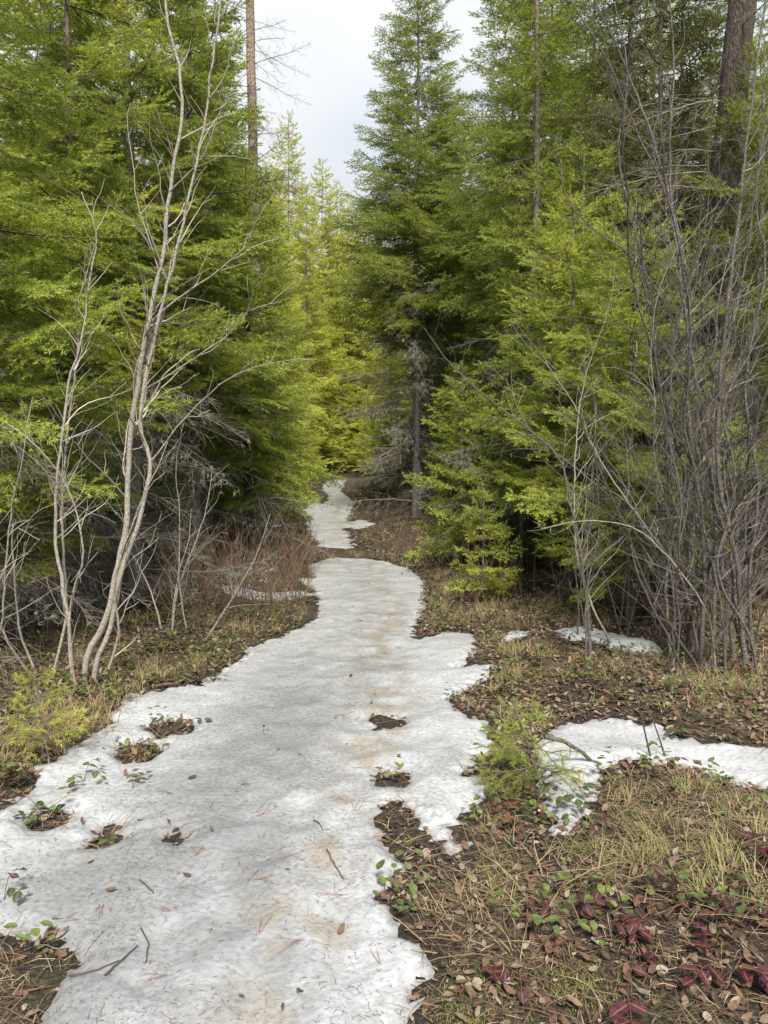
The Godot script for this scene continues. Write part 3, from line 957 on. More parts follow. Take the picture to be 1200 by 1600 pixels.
func forest() -> void:
	# four firs built once for the deeper forest, then copied
	var protos := []
	var kinds := [
		["fir_tree", {"H": 12.0, "R": 1.95, "r": 0.11, "live": 0.12, "dead": 26, "tint": "needle_mid", "lod": "mid", "seed": 41, "gap": 0.48}],
		["fir_tree", {"H": 12.0, "R": 1.8, "r": 0.11, "live": 0.34, "dead": 60, "dead_top": 0.5, "lichen": 0.3, "tint": "needle_deep", "lod": "mid", "seed": 42, "gap": 0.48}],
		["fir_tree", {"H": 12.0, "R": 2.0, "r": 0.06, "taper": 0.6, "live": 0.05, "tint": "needle_fresh", "lod": "far", "seed": 43, "gap": 0.32}],
		["fir_tree", {"H": 12.0, "R": 1.8, "r": 0.06, "taper": 0.6, "live": 0.05, "tint": "needle_mid", "lod": "far", "seed": 44, "gap": 0.32}]]
	var spots := [[-5.06, 13.0], [5.32, 15.0], [-3.38, 30.0], [-1.59, 46.0]]
	var labels := ["fir standing among others in the dense wood left of the trail", "fir standing among others in the dense wood right of the trail", "sunlit yellow-green fir lining the left side of the trail far ahead", "fir in the distant wood where the trail goes out of sight"]
	var groups := ["firs in the wood on the left", "firs in the wood on the right", "sunlit firs along the left far ahead", "firs at the end of the trail"]
	for k in 4:
		protos.append(plant_fir(kinds[k][0], labels[k], groups[k], spots[k][0], spots[k][1], kinds[k][1]))
	protos[2].scale = Vector3.ONE * 1.1
	protos[2].position.x = path_x(30.0) - 2.6
	protos[3].scale = Vector3.ONE * 1.2
	rng.seed = 900
	# bright firs along the left, their tops stepping down towards the gap of sky
	for s in [[432, 17, 8.6], [455, 44, 20.8], [482, 40, 15.5], [478, 25, 10.2], [440, 27, 11.0], [415, 24, 10.5], [468, 36, 14.6], [506, 46, 19.0], [500, 32, 9.5], [515, 50, 16.0], [384, 19, 9.5], [345, 15, 11.0], [528, 60, 16.0]]:
		var D: float = s[1]
		var said := "%s sunlit yellow-green fir lining the left side of the trail, %s" % ["low" if s[2] < 10.0 else "high", "nearer part" if D < 26 else "farther part"]
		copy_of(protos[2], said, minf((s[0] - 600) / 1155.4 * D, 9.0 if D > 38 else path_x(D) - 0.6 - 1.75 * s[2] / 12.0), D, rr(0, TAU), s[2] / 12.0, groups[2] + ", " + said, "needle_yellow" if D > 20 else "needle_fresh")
	for s in [[545, 52, 19.0], [572, 46, 16.5], [600, 38, 13.5], [528, 47, 18.0], [620, 50, 15.0], [585, 58, 15.0], [555, 70, 17.0], [610, 28, 8.0], [535, 44, 8.0], [570, 36, 4.0], [655, 33, 14.5], [735, 27, 10.5], [760, 36, 17.0], [680, 45, 17.0], [720, 55, 20.0], [640, 62, 17.0], [600, 66, 16.0], [660, 56, 15.0], [700, 38, 12.0], [740, 46, 14.0], [500, 70, 14.0], [580, 74, 16.0], [800, 40, 15.0], [770, 56, 18.0], [840, 48, 16.0], [620, 44, 9.0], [590, 48, 7.0], [650, 40, 8.0], [560, 56, 8.0]]:
		var D: float = s[1]
		var where := "left of the tall lichen-hung fir" if s[0] < 630 else ("behind the tall lichen-hung fir" if s[0] < 700 else "right of the tall lichen-hung fir")
		var said := "%s distant fir at the end of the trail, %s" % ["low" if s[2] < 10.0 else "high", where]
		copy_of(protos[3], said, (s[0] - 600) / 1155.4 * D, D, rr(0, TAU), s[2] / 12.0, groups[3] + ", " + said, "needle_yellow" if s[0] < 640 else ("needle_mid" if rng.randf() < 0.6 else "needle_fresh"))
	# the dense wood on both sides
	var placed: Array[Vector2] = []
	for side in [-1, 1]:
		var n := 0
		var tries := 0
		while n < 60 and tries < 4000:
			tries += 1
			var D := 8.5 + 27.0 * pow(rng.randf(), 1.2)
			var x: float = side * rr(1.0, 0.6 * D + 3.5)
			var away: float = (x - path_x(D)) * side
			if away < (2.6 if D < 16 else 3.2) or (side > 0 and D < 12.0 and x < 5.6 and x > 0.0 and D < 1.9 * x + 6.0 and x < 0.53 * D) or (side < 0 and D < 10 and x > -4.5):
				continue
			var ok := true
			for q in placed:
				if q.distance_to(Vector2(x, D)) < 1.55:
					ok = false
			if not ok:
				continue
			placed.append(Vector2(x, D))
			n += 1
			var px := 600 + 1155.4 * x / D
			var H := rr(8.5, 14.5)
			if px > 375 and px < 560:
				H = minf(H, 0.4 * D)
			if px > 560 and px < 790:
				H = minf(H, 0.44 * D + 1.0)
			var k := (0 if rng.randf() < 0.65 else 1) if side < 0 else (0 if rng.randf() < 0.45 else 1)
			var ti := rng.randi_range(0, 3)
			var said := "%s %s fir %s the wood %s of the trail" % [["mid green", "fresh green", "mid green", "deep green"][ti], ["full-skirted", "bare-legged"][k], "near the front of" if D < 14.0 else ("in the middle of" if D < 22.0 else "deep inside"), "left" if side < 0 else "right"]
			copy_of(protos[k], said, x, D, rr(0, TAU), H / 12.0, "firs in the wood, " + said.replace(" fir", ""), ["needle_mid", "needle_fresh", "needle_mid", "needle_deep"][ti])

func saplings() -> void:
	var p := plant_fir("young_fir", "young fir crowding the left trail edge below taller trees", "young firs along the left edge", -3.3, 12.2, {"H": 2.2, "R": 0.95, "r": 0.03, "live": 0.05, "tint": "needle_mid", "lod": "mid", "seed": 61, "gap": 0.26})
	rng.seed = 950
	var n := 0
	for k in 400:
		if n >= 46:
			break
		var D := rr(9.5, 34.0)
		var side := -1 if rng.randf() < 0.45 else 1
		var off := rr(2.3, 5.8) if D > 14 else rr(2.2, 5.0)
		var x := path_x(D) + side * off
		if D < 11 and side > 0 and off < 3.0:
			continue
		n += 1
		var ti := rng.randi_range(0, 2)
		var sz := rr(0.5, 1.5)
		var said := "%s %s green young fir by the %s trail edge, %s" % ["small" if sz < 0.8 else ("middling" if sz < 1.15 else "big"), ["mid", "fresh", "deep"][ti], "left" if side < 0 else "right", "on the near stretch" if D < 14.0 else ("on the middle stretch" if D < 23.0 else "far ahead")]
		copy_of(p, said, x, D, rr(0, TAU), sz, "young firs: " + said, ["needle_mid", "needle_fresh", "needle_deep"][ti])

func shrubs() -> void:
	rng.seed = 1200
	var pale := Color(0.33, 0.3, 0.25)
	var s := thing("bare_alder", "pale many-stemmed leafless alder at the left edge of the snow", "shrub", Vector3(-1.99, gh(-1.99, -4.9), -4.9))
	stem(s, "-2.04,-0.05,-4.90 -2.00,0.29,-4.90 -1.86,0.55,-4.90 -1.79,0.85,-4.90 -1.71,1.21,-4.90 -1.68,1.70,-4.90 -1.60,2.11,-4.85 -1.51,2.51,-4.80 -1.41,2.92,-4.80 -1.36,3.32,-4.80 -1.28,3.75,-4.80 -1.29,4.10,-4.80 -1.36,4.34,-4.80 -1.38,4.72,-4.80", 0.0231, 0.0075, "bark_pale", pale, 0.09, 0.8, 0.3, 2)
	stem(s, "-1.95,-0.02,-4.85 -1.89,0.27,-4.80 -1.77,0.61,-4.80 -1.70,0.95,-4.80 -1.60,1.19,-4.80 -1.51,1.61,-4.80 -1.57,1.78,-4.80 -1.54,2.11,-4.80 -1.42,2.54,-4.75 -1.30,2.89,-4.70 -1.23,3.20,-4.70 -1.14,3.55,-4.70 -1.07,3.97,-4.70 -1.00,4.43,-4.70", 0.0177, 0.0048, "bark_pale", pale, 0.09, 0.7, 0.35, 2)
	stem(s, "-2.10,-0.02,-4.95 -2.14,0.28,-5.00 -2.18,0.72,-5.00 -2.23,1.05,-5.00 -2.21,1.49,-5.00 -2.15,1.85,-5.00 -2.12,2.13,-5.00 -2.03,2.39,-5.00 -1.96,2.81,-5.00 -1.91,3.12,-5.00 -2.00,3.39,-5.00", 0.0150, 0.0033, "bark_pale", pale, 0.09, 0.7, 0.3, 2)
	stem(s, "-2.33,-0.00,-5.10 -2.27,0.30,-5.10 -2.21,0.55,-5.10 -2.24,0.90,-5.15 -2.27,1.26,-5.20 -2.23,1.71,-5.20 -2.14,2.33,-5.20 -2.12,2.68,-5.20 -1.99,3.12,-5.20", 0.0109, 0.0027, "bark_pale", pale, 0.09, 0.6, 0.3, 2)
	stem(s, "-2.02,0.01,-4.80 -2.02,0.46,-4.70 -2.00,0.75,-4.70 -1.88,1.05,-4.60 -1.97,1.45,-4.60 -2.10,1.69,-4.50 -2.29,1.84,-4.50", 0.0095, 0.0027, "bark_pale", pale, 0.09, 0.6, 0.2, 2)
	stem(s, "-1.92,-0.00,-4.85 -1.80,0.27,-4.80 -1.74,0.50,-4.80 -1.72,0.88,-4.70 -1.55,1.29,-4.65 -1.41,1.57,-4.60 -1.34,1.73,-4.60", 0.0095, 0.0027, "bark_pale", pale, 0.09, 0.6, 0.2, 2)
	stem(s, "-1.48,2.51,-4.80 -1.30,2.62,-4.70 -1.06,2.74,-4.60 -0.82,2.89,-4.50 -0.76,3.00,-4.45 -0.63,3.17,-4.40", 0.0068, 0.0021, "bark_pale", pale, 0.09, 0.4, 0.15, 1)
	stem(s, "-1.56,2.07,-4.85 -1.25,2.22,-4.70 -0.94,2.40,-4.60 -0.81,2.51,-4.50 -0.60,2.54,-4.40", 0.0061, 0.0017, "bark_pale", pale, 0.09, 0.4, 0.15, 1)
	stem(s, "-1.51,1.61,-4.80 -1.25,1.89,-4.70 -1.01,2.08,-4.60 -0.79,2.17,-4.50 -0.49,2.21,-4.40", 0.0054, 0.0017, "bark_pale", pale, 0.09, 0.4, 0.15, 1)
	stem(s, "-1.36,3.32,-4.80 -1.11,3.51,-4.70 -0.98,3.80,-4.65 -0.81,3.96,-4.60", 0.0047, 0.0017, "bark_pale", pale, 0.09, 0.4, 0.15, 1)
	stem(s, "-1.43,2.80,-4.80 -1.51,3.07,-4.78 -1.56,3.30,-4.75 -1.58,3.53,-4.75 -1.61,3.77,-4.75 -1.58,3.84,-4.75", 0.0048, 0.0018, "bark_pale", pale, 0.12, 0.3, 0.15, 1)
	var b := thing("bare_alder", "thin leafless alder with reaching twigs behind the left seedling", "shrub", Vector3(-2.61, gh(-2.61, -5.2), -5.2))
	for k in 5:
		stem(b, wild(b.position + Vector3(rr(-0.15, 0.15), 0, rr(-0.2, 0.2)), Vector3(rr(-0.35, 0.45), 0, rr(-0.2, 0.2)), rr(1.6, 3.0), 0.2), 0.009, 0.003, "bark_pale", pale, 0.1, 0.6, 0.15, 2)
	b = thing("bare_alder", "tangled low leafless alder between the pale alder and the brush", "shrub", Vector3(-1.93, gh(-1.93, -6.6), -6.6))
	for k in 5:
		stem(b, wild(b.position + Vector3(rr(-0.4, 0.5), 0, rr(-0.3, 0.3)), Vector3(rr(-0.5, 0.5), 0, rr(-0.2, 0.3)), rr(1.0, 2.0), 0.24), 0.008, 0.003, "bark_pale", Color(0.2, 0.185, 0.16), 0.09, 0.6, 0.1, 2)

	# thicket on the right
	var ash := Color(0.12, 0.106, 0.094)
	var t := thing("bare_willow", "tall grey many-stemmed leafless willow filling the right side", "shrub", Vector3(2.38, gh(2.38, -5.4), -5.4))
	stem(t, "2.33,0.02,-5.40 2.36,0.78,-5.40 2.25,1.62,-5.40 2.19,2.31,-5.40 2.18,2.95,-5.40 1.97,3.72,-5.40 1.76,4.29,-5.40 1.53,4.77,-5.40 1.39,5.12,-5.40", 0.0194, 0.0056, "bark_ash", ash, 0.1, 1.0, 0.1, 2)
	stem(t, "2.38,0.09,-5.30 2.38,1.16,-5.30 2.24,2.07,-5.30 2.08,2.97,-5.30 2.00,3.68,-5.30 2.01,4.37,-5.30 1.94,5.05,-5.30", 0.0158, 0.0049, "bark_ash", ash, 0.1, 1.0, 0.1, 2)
	stem(t, "2.58,0.04,-5.20 2.50,0.85,-5.20 2.34,1.62,-5.20 2.37,2.51,-5.20 2.45,3.38,-5.20 2.53,4.23,-5.20 2.60,4.90,-5.20", 0.0187, 0.0063, "bark_ash", ash, 0.1, 1.0, 0.1, 2)
	stem(t, "2.79,-0.01,-5.50 2.74,0.76,-5.50 2.78,1.43,-5.50 2.67,2.19,-5.50 2.79,3.02,-5.50 2.70,3.57,-5.50 2.80,4.25,-5.50", 0.0144, 0.0049, "bark_ash", ash, 0.1, 1.0, 0.1, 2)
	stem(t, "2.55,-0.01,-5.50 2.59,0.62,-5.50 2.62,1.24,-5.50 2.41,2.00,-5.50 2.07,2.75,-5.50 1.80,3.12,-5.50 1.56,3.28,-5.50 1.33,3.53,-5.50 1.28,3.80,-5.50", 0.0137, 0.0035, "bark_ash", ash, 0.1, 1.0, 0.1, 2)
	stem(t, "2.70,0.01,-5.60 2.59,0.75,-5.60 2.40,1.43,-5.60 2.07,2.20,-5.60 2.01,2.77,-5.60 1.83,3.47,-5.60 1.73,3.89,-5.60 1.79,4.44,-5.60 1.68,4.98,-5.60", 0.0151, 0.0042, "bark_ash", ash, 0.1, 1.0, 0.1, 2)
	stem(t, "2.37,0.09,-5.20 2.26,0.53,-5.10 2.01,0.87,-5.00 1.75,1.13,-5.00 1.49,1.21,-4.90 1.25,1.22,-4.80 1.00,1.18,-4.70", 0.0075, 0.002, "bark_pale", pale, 0.12, 0.5, 0.2, 1)
	stem(t, "2.35,0.01,-5.30 1.95,0.63,-5.30 1.77,1.05,-5.30 1.58,1.48,-5.30 1.40,1.94,-5.30 1.48,2.21,-5.30", 0.0144, 0.0049, "bark_black", Color(0.1, 0.085, 0.07), 0.13, 0.6, 0.2, 2)
	stem(t, "2.11,0.06,-5.00 1.92,0.46,-5.00 1.78,0.78,-5.10 1.74,1.03,-5.20", 0.0094, 0.0063, "bark_black", Color(0.1, 0.085, 0.07), 0.16, 0.5, 0.2, 1)
	stem(t, "2.54,0.07,-4.90 2.44,0.46,-4.90 2.22,0.89,-4.90 2.33,1.45,-4.90 2.23,1.95,-4.90 2.39,2.29,-4.90 2.57,2.62,-4.90", 0.0101, 0.0035, "bark_ash", ash, 0.1, 1.0, 0.1, 2)
	stem(t, "2.49,0.03,-5.50 2.46,0.47,-5.50 2.44,0.86,-5.50", 0.0101, 0.0084, "bark_pale", pale, 0.4, 0.3, 0.2, 0)
	for k in 13:
		stem(t, wild(t.position + Vector3(rr(-0.5, 0.6), 0, rr(-0.8, 0.4)), Vector3(rr(-0.32, 0.3), 0, rr(-0.2, 0.2)), rr(2.0, 4.2), 0.3), rr(0.006, 0.012), 0.0025, ["bark_ash", "bark_black", "bark_pale"][k % 3], [ash, Color(0.08, 0.068, 0.06), pale][k % 3], 0.1, 0.9, 0.1, 2)
	for k in 7:
		stem(t, wild(t.position + Vector3(rr(-0.5, 0.6), 0, rr(-0.6, 0.3)), Vector3(rr(-0.28, -0.05), 0, rr(-0.1, 0.1)), rr(3.6, 4.8), 0.22), rr(0.009, 0.014), 0.003, ["bark_ash", "bark_black"][k % 2], [ash, Color(0.08, 0.068, 0.06)][k % 2], 0.1, 0.9, 0.2, 2)
	t = thing("bare_willow", "leafless willow stems behind the tall one at the right edge", "shrub", Vector3(3.20, gh(3.20, -6.6), -6.6))
	for k in 10:
		stem(t, wild(t.position + Vector3(rr(-0.7, 0.6), 0, rr(-0.4, 0.4)), Vector3(rr(-0.4, 0.25), 0, rr(-0.12, 0.12)), rr(2.6, 5.0), 0.27), rr(0.009, 0.015), 0.003, "bark_ash", ash, 0.1, 1.0, 0.1, 2)
	t = thing("bare_sapling", "thin grey leafless sapling with crooked top between trail and thicket", "sapling", Vector3(1.58, gh(1.58, -5.6), -5.6))
	stem(t, "1.60,-0.07,-5.60 1.56,0.45,-5.60 1.49,0.94,-5.60 1.42,1.29,-5.60 1.35,1.60,-5.60 1.25,1.73,-5.60 1.10,1.86,-5.60 1.01,2.01,-5.60 0.91,2.25,-5.60", 0.017, 0.004, "bark_ash", Color(0.22, 0.2, 0.17), 0.1, 0.5, 0.25, 2)
	stem(t, "1.53,-0.01,-5.50 1.51,0.47,-5.50 1.54,0.76,-5.50 1.60,1.10,-5.50 1.57,1.62,-5.50", 0.008, 0.003, "bark_ash", Color(0.2, 0.18, 0.15), 0.12, 0.4, 0.3, 1)
	stem(t, "1.35,1.60,-5.60 1.37,1.91,-5.60 1.30,2.10,-5.60 1.20,2.20,-5.60", 0.006, 0.002, "bark_ash", Color(0.22, 0.2, 0.17), 0.1, 0.35, 0.2, 1)
	t = thing("bare_shrub", "low leafless shrub of fine dark twigs under the young firs on the right", "shrub", Vector3(2.23, gh(2.23, -6.6), -6.6))
	for k in 12:
		stem(t, wild(t.position + Vector3(rr(-0.7, 0.5), 0, rr(-0.4, 0.4)), Vector3(rr(-0.4, 0.4), 0, rr(-0.2, 0.2)), rr(0.9, 2.0), 0.12), 0.008, 0.0025, "bark_ash", Color(0.16, 0.14, 0.12), 0.1, 0.45, 0.15, 2)
	# dark dead stalks in the right foreground
	for q in [["1.28,-0.18,-2.75 1.26,-0.03,-2.75 1.24,0.17,-2.75 1.20,0.32,-2.75 1.18,0.41,-2.75", "black upright dead stalk in the right foreground, the tallest there"], ["1.29,-0.16,-2.85 1.28,0.02,-2.85 1.28,0.15,-2.85", "short black dead stalk left of the tallest stalk"],
			["1.37,-0.00,-3.70 1.34,0.17,-3.70 1.30,0.33,-3.70 1.25,0.53,-3.70 1.19,0.69,-3.70", "thin dark dead stalk rising from the snow patch on the right"], ["1.47,-0.01,-3.75 1.43,0.15,-3.75 1.35,0.35,-3.75 1.28,0.45,-3.75", "thin leaning dead stalk beside the snow patch on the right"]]:
		var l := pts3(q[0])
		l[0].y = gh(l[0].x, l[0].z) - 0.02
		t = thing("dead_stalk", q[1], "stalk", l[0])
		var st := ""
		for w in l:
			st += "%.3f,%.3f,%.3f " % [w.x, w.y, w.z]
		stem(t, st, 0.0042, 0.002, "bark_black", Color(0.06, 0.045, 0.04), 0.12, 0.12, 0.3, 0)
	t = thing("fallen_branch", "crooked dark stick arching from the seedling down onto the right snow patch", "branch", Vector3(1.05, gh(1.05, -3.75), -3.75))
	stem(t, "0.77,0.27,-3.50 0.88,0.23,-3.55 0.99,0.15,-3.60 1.08,0.05,-3.65 1.19,-0.04,-3.70", 0.008, 0.011, "bark_ash", Color(0.1, 0.08, 0.065), 0.2, 0.15, 0.2, 0)

func floor_plants() -> void:
	rng.seed = 1500
	# oregon-grape-like plants with big leathery leaves
	var shapes := []
	for col in [Color(0.085, 0.018, 0.024), Color(0.075, 0.028, 0.03), Color(0.12, 0.055, 0.036), Color(0.045, 0.075, 0.022), Color(0.085, 0.11, 0.03), Color(0.3, 0.045, 0.05)]:
		shapes.append(mesh_of([leaf_shape(0.055, 0.034, rr(-0.25, 0.1), col, 0.4)]))
	var spots := [
		["maroon low leathery plant at the lower right, biggest leaves near the picture's foot", 0.69,-2.03, 0, 7, 1.25], ["maroon plant left of the black stalks", 0.76,-2.36, 0, 9, 1.0], ["dull red plant right under the tallest black stalk", 1.07,-2.47, 1, 12, 1.0],
		["reddish brown plant with a green leaf above the maroon one", 0.83,-2.52, 2, 7, 0.9], ["maroon leaves beside the right frame edge under the stalks", 1.16,-2.30, 1, 7, 1.0], ["dark red sprig at the centre of the right litter", 0.91,-2.89, 1, 6, 1.0],
		["spreading maroon plant in the corner of the right foreground", 0.98,-2.10, 0, 10, 1.1], ["maroon brown plant low in the right litter, beside the pink-brown one", 0.63,-2.43, 1, 9, 1.0], ["wide dark maroon plant near the right frame edge above the corner", 1.33,-2.54, 0, 9, 1.1], ["bright red leaves at the thicket's foot on the right edge", 2.64,-5.13, 5, 6, 1.0], ["dull maroon leaves at the foot of the thicket", 2.46,-5.29, 1, 8, 1.0], ["red leaves at the foot of the grey sapling", 1.48,-5.54, 5, 5, 0.8],
		["green leathery plant beside the fir seedling on the right", 0.84,-3.28, 3, 10, 1.0], ["green plant hanging over the snow below the seedling", 0.84,-3.10, 4, 8, 0.8], ["brownish plant left below the seedling on the right", 0.53,-3.16, 2, 9, 0.9],
		["green plant at the far edge of the right snow patch", 1.66,-4.10, 3, 9, 0.9], ["green plant on the bank between sapling and thicket", 1.78,-4.71, 4, 9, 0.9], ["green sprig lying on the snow at the left", -1.35,-3.96, 4, 9, 0.9],
		["green plant on the small bare spot at the left snow edge", -1.23,-4.36, 3, 8, 0.9], ["two-leaved sprig standing in the left snow", -1.20,-3.44, 4, 5, 0.8], ["green plant with a red leaf on the lower left bare spot", -1.46,-3.10, 3, 9, 0.9],
		["green sprig on the ice in the left foreground", -1.13,-2.99, 3, 6, 0.7], ["green plant on the left bank by the upper bare spot", -1.46,-3.51, 4, 8, 0.9], ["dark green plant at the left frame edge on the snow", -1.34,-2.52, 3, 6, 0.8],
		["green plant at the snow edge under the alder", -1.55,-4.98, 4, 9, 0.9], ["green plant at the bend of the left bank", -1.28,-5.21, 3, 8, 0.9], ["lone maroon leaf cluster low in the right litter", 0.41,-2.18, 0, 3, 1.0], ["dull pink-brown plant in the middle of the right litter", 0.49,-2.33, 2, 4, 0.9]]
	for s in spots:
		var z := Vector2(s[1], s[2])
		var t := thing("leathery_plant", s[0], "plant", Vector3(z.x, top(z.x, z.y), z.y))
		var W := Flat.new()
		for f in maxi(2, int(s[4] * 0.4)):
			var a := rr(0, TAU)
			var L: float = rr(0.09, 0.17) * s[5]
			var out := Vector3(cos(a), 0, -sin(a))
			var rach := PackedVector3Array([Vector3(0, -0.01, 0), out * L * 0.3 + Vector3(0, rr(0.03, 0.07), 0)])
			rach.push_back(rach[1] + out * L * 0.4 + Vector3(0, rr(-0.01, 0.02), 0))
			rach.push_back(rach[2] + out * L * 0.35 + Vector3(0, rr(-0.035, 0.0), 0))
			rod(W, rach, 0.0016, 0.001, Color(0.12, 0.05, 0.04))
			for q in 5:
				var p: Vector3 = [rach[1].lerp(rach[2], 0.3), rach[1].lerp(rach[2], 0.35), rach[2].lerp(rach[3], 0.15), rach[2].lerp(rach[3], 0.2), rach[3]][q]
				var da: float = [1.15, -1.15, 1.0, -1.0, 0.0][q] + rr(-0.25, 0.25)
				if rng.randf() < 0.12:
					continue
				var mi := put("leaf", shapes[s[3] if rng.randf() < 0.85 else rng.randi_range(1, 2)], [M.leaf], t)
				mi.transform = Transform3D((Basis(Vector3.UP, a + da) * Basis(Vector3.BACK, rr(-0.35, 0.3)) * Basis(Vector3.RIGHT, rr(-0.45, 0.45))).scaled(Vector3.ONE * rr(0.65, 1.1) * s[5]), p)
		put("stalk", mesh_of([W]), [M.wood], t)
	# small leafy ground cover along the banks
	var G := Flat.new()
	var lf := leaf_shape(0.036, 0.024, -0.1, Color.WHITE)
	for k in 9500:
		var D := 2.2 + 11.0 * pow(rng.randf(), 0.9)
		var x := rr(-0.57 * D - 0.9, 0.57 * D + 1.3)
		if k > 6500:
			D = rr(4.5, 13.0)
			x = path_x(D) + (-rr(0.5, 2.3) if rng.randf() < 0.6 else rr(0.5, 2.6))
		if is_snow(x, -D) or nz.get_noise_2d(x * 120.0, -D * 120.0 + 500.0) < 0.0:
			continue
		var c := Color(0.07, 0.105, 0.03).lerp(Color(0.15, 0.185, 0.05), rng.randf())
		if rng.randf() < 0.06:
			c = Color(0.12, 0.04, 0.035)
		for j in 3:
			tinted(lf, Transform3D((Basis(Vector3.UP, rr(0, TAU)) * Basis(Vector3.BACK, rr(-0.2, 0.6))).scaled(Vector3.ONE * rr(0.7, 1.4)), Vector3(x + rr(-0.05, 0.05), gh(x, -D) + rr(0.02, 0.13), -D + rr(-0.05, 0.05))), c * rr(0.8, 1.2), G)
	kind(put("ground_cover", mesh_of([G]), [M.leaf]), "stuff")
	# dry and green grass
	var B := Flat.new()
	for k in 5000:
		var D := 2.2 + 12.0 * pow(rng.randf(), 0.8)
		if k > 3600:
			D = rr(11.0, 32.0)
		var x := rr(-0.57 * D - 0.9, 0.57 * D + 1.3) if k <= 3600 else path_x(D) + rr(0.4, 4.0) * (1.0 if rng.randf() < 0.6 else -1.0)
		if snow_cover(x, -D) > 0.12 or nf.get_noise_2d(x * 18.0 + 40.0, -D * 18.0) < -0.1:
			continue
		grass(B, x, -D, rng.randi_range(10, 26), 0.16 if D < 4 else 0.24, 0.25)
	for s in [[-1.66,-4.71, 1.0, 0.05], [-1.65,-4.25, 1.0, 0.05], [-1.79,-4.15, 1.0, 0.1], [-1.65,-5.21, 1.0, 0.05], [-1.80,-3.78, 1.0, 0.1], [-1.48,-5.63, 1.0, 0.05], [-1.70,-4.59, 0.9, 0.2], [-1.90,-3.70, 0.9, 0.1], [-1.89,-4.47, 1, 0.1],
			[0.93,-2.75, 0.75, 0.5], [1.05,-2.89, 0.75, 0.45], [0.82,-2.79, 0.7, 0.5], [1.18,-2.75, 0.75, 0.4], [1.23,-2.54, 0.9, 0.7], [1.46,-2.94, 0.8, 0.35], [1.23,-3.16, 0.8, 0.1], [1.45,-3.28, 0.8, 0.05], [1.07,-3.34, 0.8, 0.05], [1.26,-2.43, 0.8, 0.5], [1.62,-3.10, 0.8, 0.2],
			[1.34,-6.97, 1.2, 0.3], [1.87,-7.12, 1.2, 0.25], [2.49,-7.92, 1.3, 0.2], [2.92,-7.58, 1.3, 0.2], [1.11,-7.92, 1.1, 0.3], [0.72,-8.29, 1.1, 0.3], [2.13,-8.70, 1.3, 0.2], [3.19,-9.15, 1.3, 0.2], [2.09,-4.85, 1.0, 0.1], [2.22,-4.59, 1.0, 0.05], [1.10,-5.45, 1.0, 0.1], [1.62,-5.13, 1.0, 0.1], [0.72,-9.15, 1.3, 0.4], [1.09,-9.65, 1.3, 0.3], [1.52,-9.15, 1.3, 0.3], [2.02,-9.65, 1.4, 0.3], [1.25,-7.92, 1.2, 0.4], [1.76,-7.74, 1.2, 0.3], [2.55,-9.15, 1.4, 0.2], [3.11,-9.92, 1.4, 0.2], [3.34,-8.70, 1.4, 0.2], [1.06,-6.02, 1.1, 0.2], [1.30,-5.91, 1.0, 0.2], [0.91,-7.42, 1.1, 0.3]]:
		for k in 5:
			grass(B, s[0] + rr(-0.13, 0.13), s[1] + rr(-0.13, 0.13), 24, 0.27 * s[2], s[3])
	kind(put("grass", mesh_of([B]), [M.litter]), "stuff")
	var Z := Flat.new()
	for q in [[0.36,-2.66, 0.16], [0.24,-2.00, 0.2], [0.54,-2.21, 0.12], [0.60,-2.10, 0.12], [0.48,-2.84, 0.12], [0.17,-2.10, 0.16], [1.13,-3.10, 0.15], [1.26,-2.84, 0.15], [0.11,-3.10, 0.12], [0.65,-2.62, 0.14], [2.05,-4.47, 0.25], [0.90,-5.13, 0.3], [2.04,-5.82, 0.3], [-1.73,-3.63, 0.25], [-1.72,-5.29, 0.3], [-1.29,-6.71, 0.3], [0.83,-7.92, 0.35], [2.08,-7.92, 0.4]]:
		for k in int(2600 * q[2]):
			var an := rr(0, TAU)
			var r: float = q[2] * pow(rng.randf(), 0.6)
			var x: float = q[0] + cos(an) * r
			var z: float = q[1] + sin(an) * r
			if snow_cover(x, z) < 0.2:
				blade(Z, Vector3(x, gh(x, z), z), rr(0, TAU), rr(0.012, 0.03), 0.003, 0.3, Color(0.12, 0.13, 0.025).lerp(Color(0.26, 0.26, 0.05), rng.randf()))
	kind(put("moss", mesh_of([Z]), [M.litter]), "stuff")
	# thin red-brown brush, left beyond the alder and right under the firs
	var W := Flat.new()
	for k in 2300:
		var left := rng.randf() < 0.6
		var D := rr(7.5, 13.5) if left else rr(7.0, 15.0)
		if k > 800:
			D = rr(13.5, 32.0)
		if k > 1700:
			D = rr(7.4, 11.5)
			left = true
		var x := path_x(D) - (rr(0.75, 3.4) if k <= 1700 else rr(0.7, 2.2)) if left else path_x(D) + rr(0.9, 4.0)
		if snow_cover(x, -D) > 0.3:
			continue
		var p := Vector3(x, gh(x, -D), -D)
		var l := rr(0.3, 1.0)
		var d := Vector3(rr(-0.4, 0.4), 1, rr(-0.4, 0.4)).normalized()
		var tw := PackedVector3Array([p])
		for m in 5:
			d = (d + Vector3(rr(-0.16, 0.16), rr(-0.1, 0.05), rr(-0.16, 0.16))).normalized()
			tw.push_back(tw[-1] + d * l / 5)
		var c := Color(0.17, 0.085, 0.055).lerp(Color(0.2, 0.16, 0.11), rng.randf())
		rod(W, tw, 0.0034, 0.0016, c)
		twiggery(W, tw, 0.003, 0.001, 0.3, 0.14, 0.25, 0, c)
	kind(put("brush", mesh_of([W]), [M.wood]), "stuff")

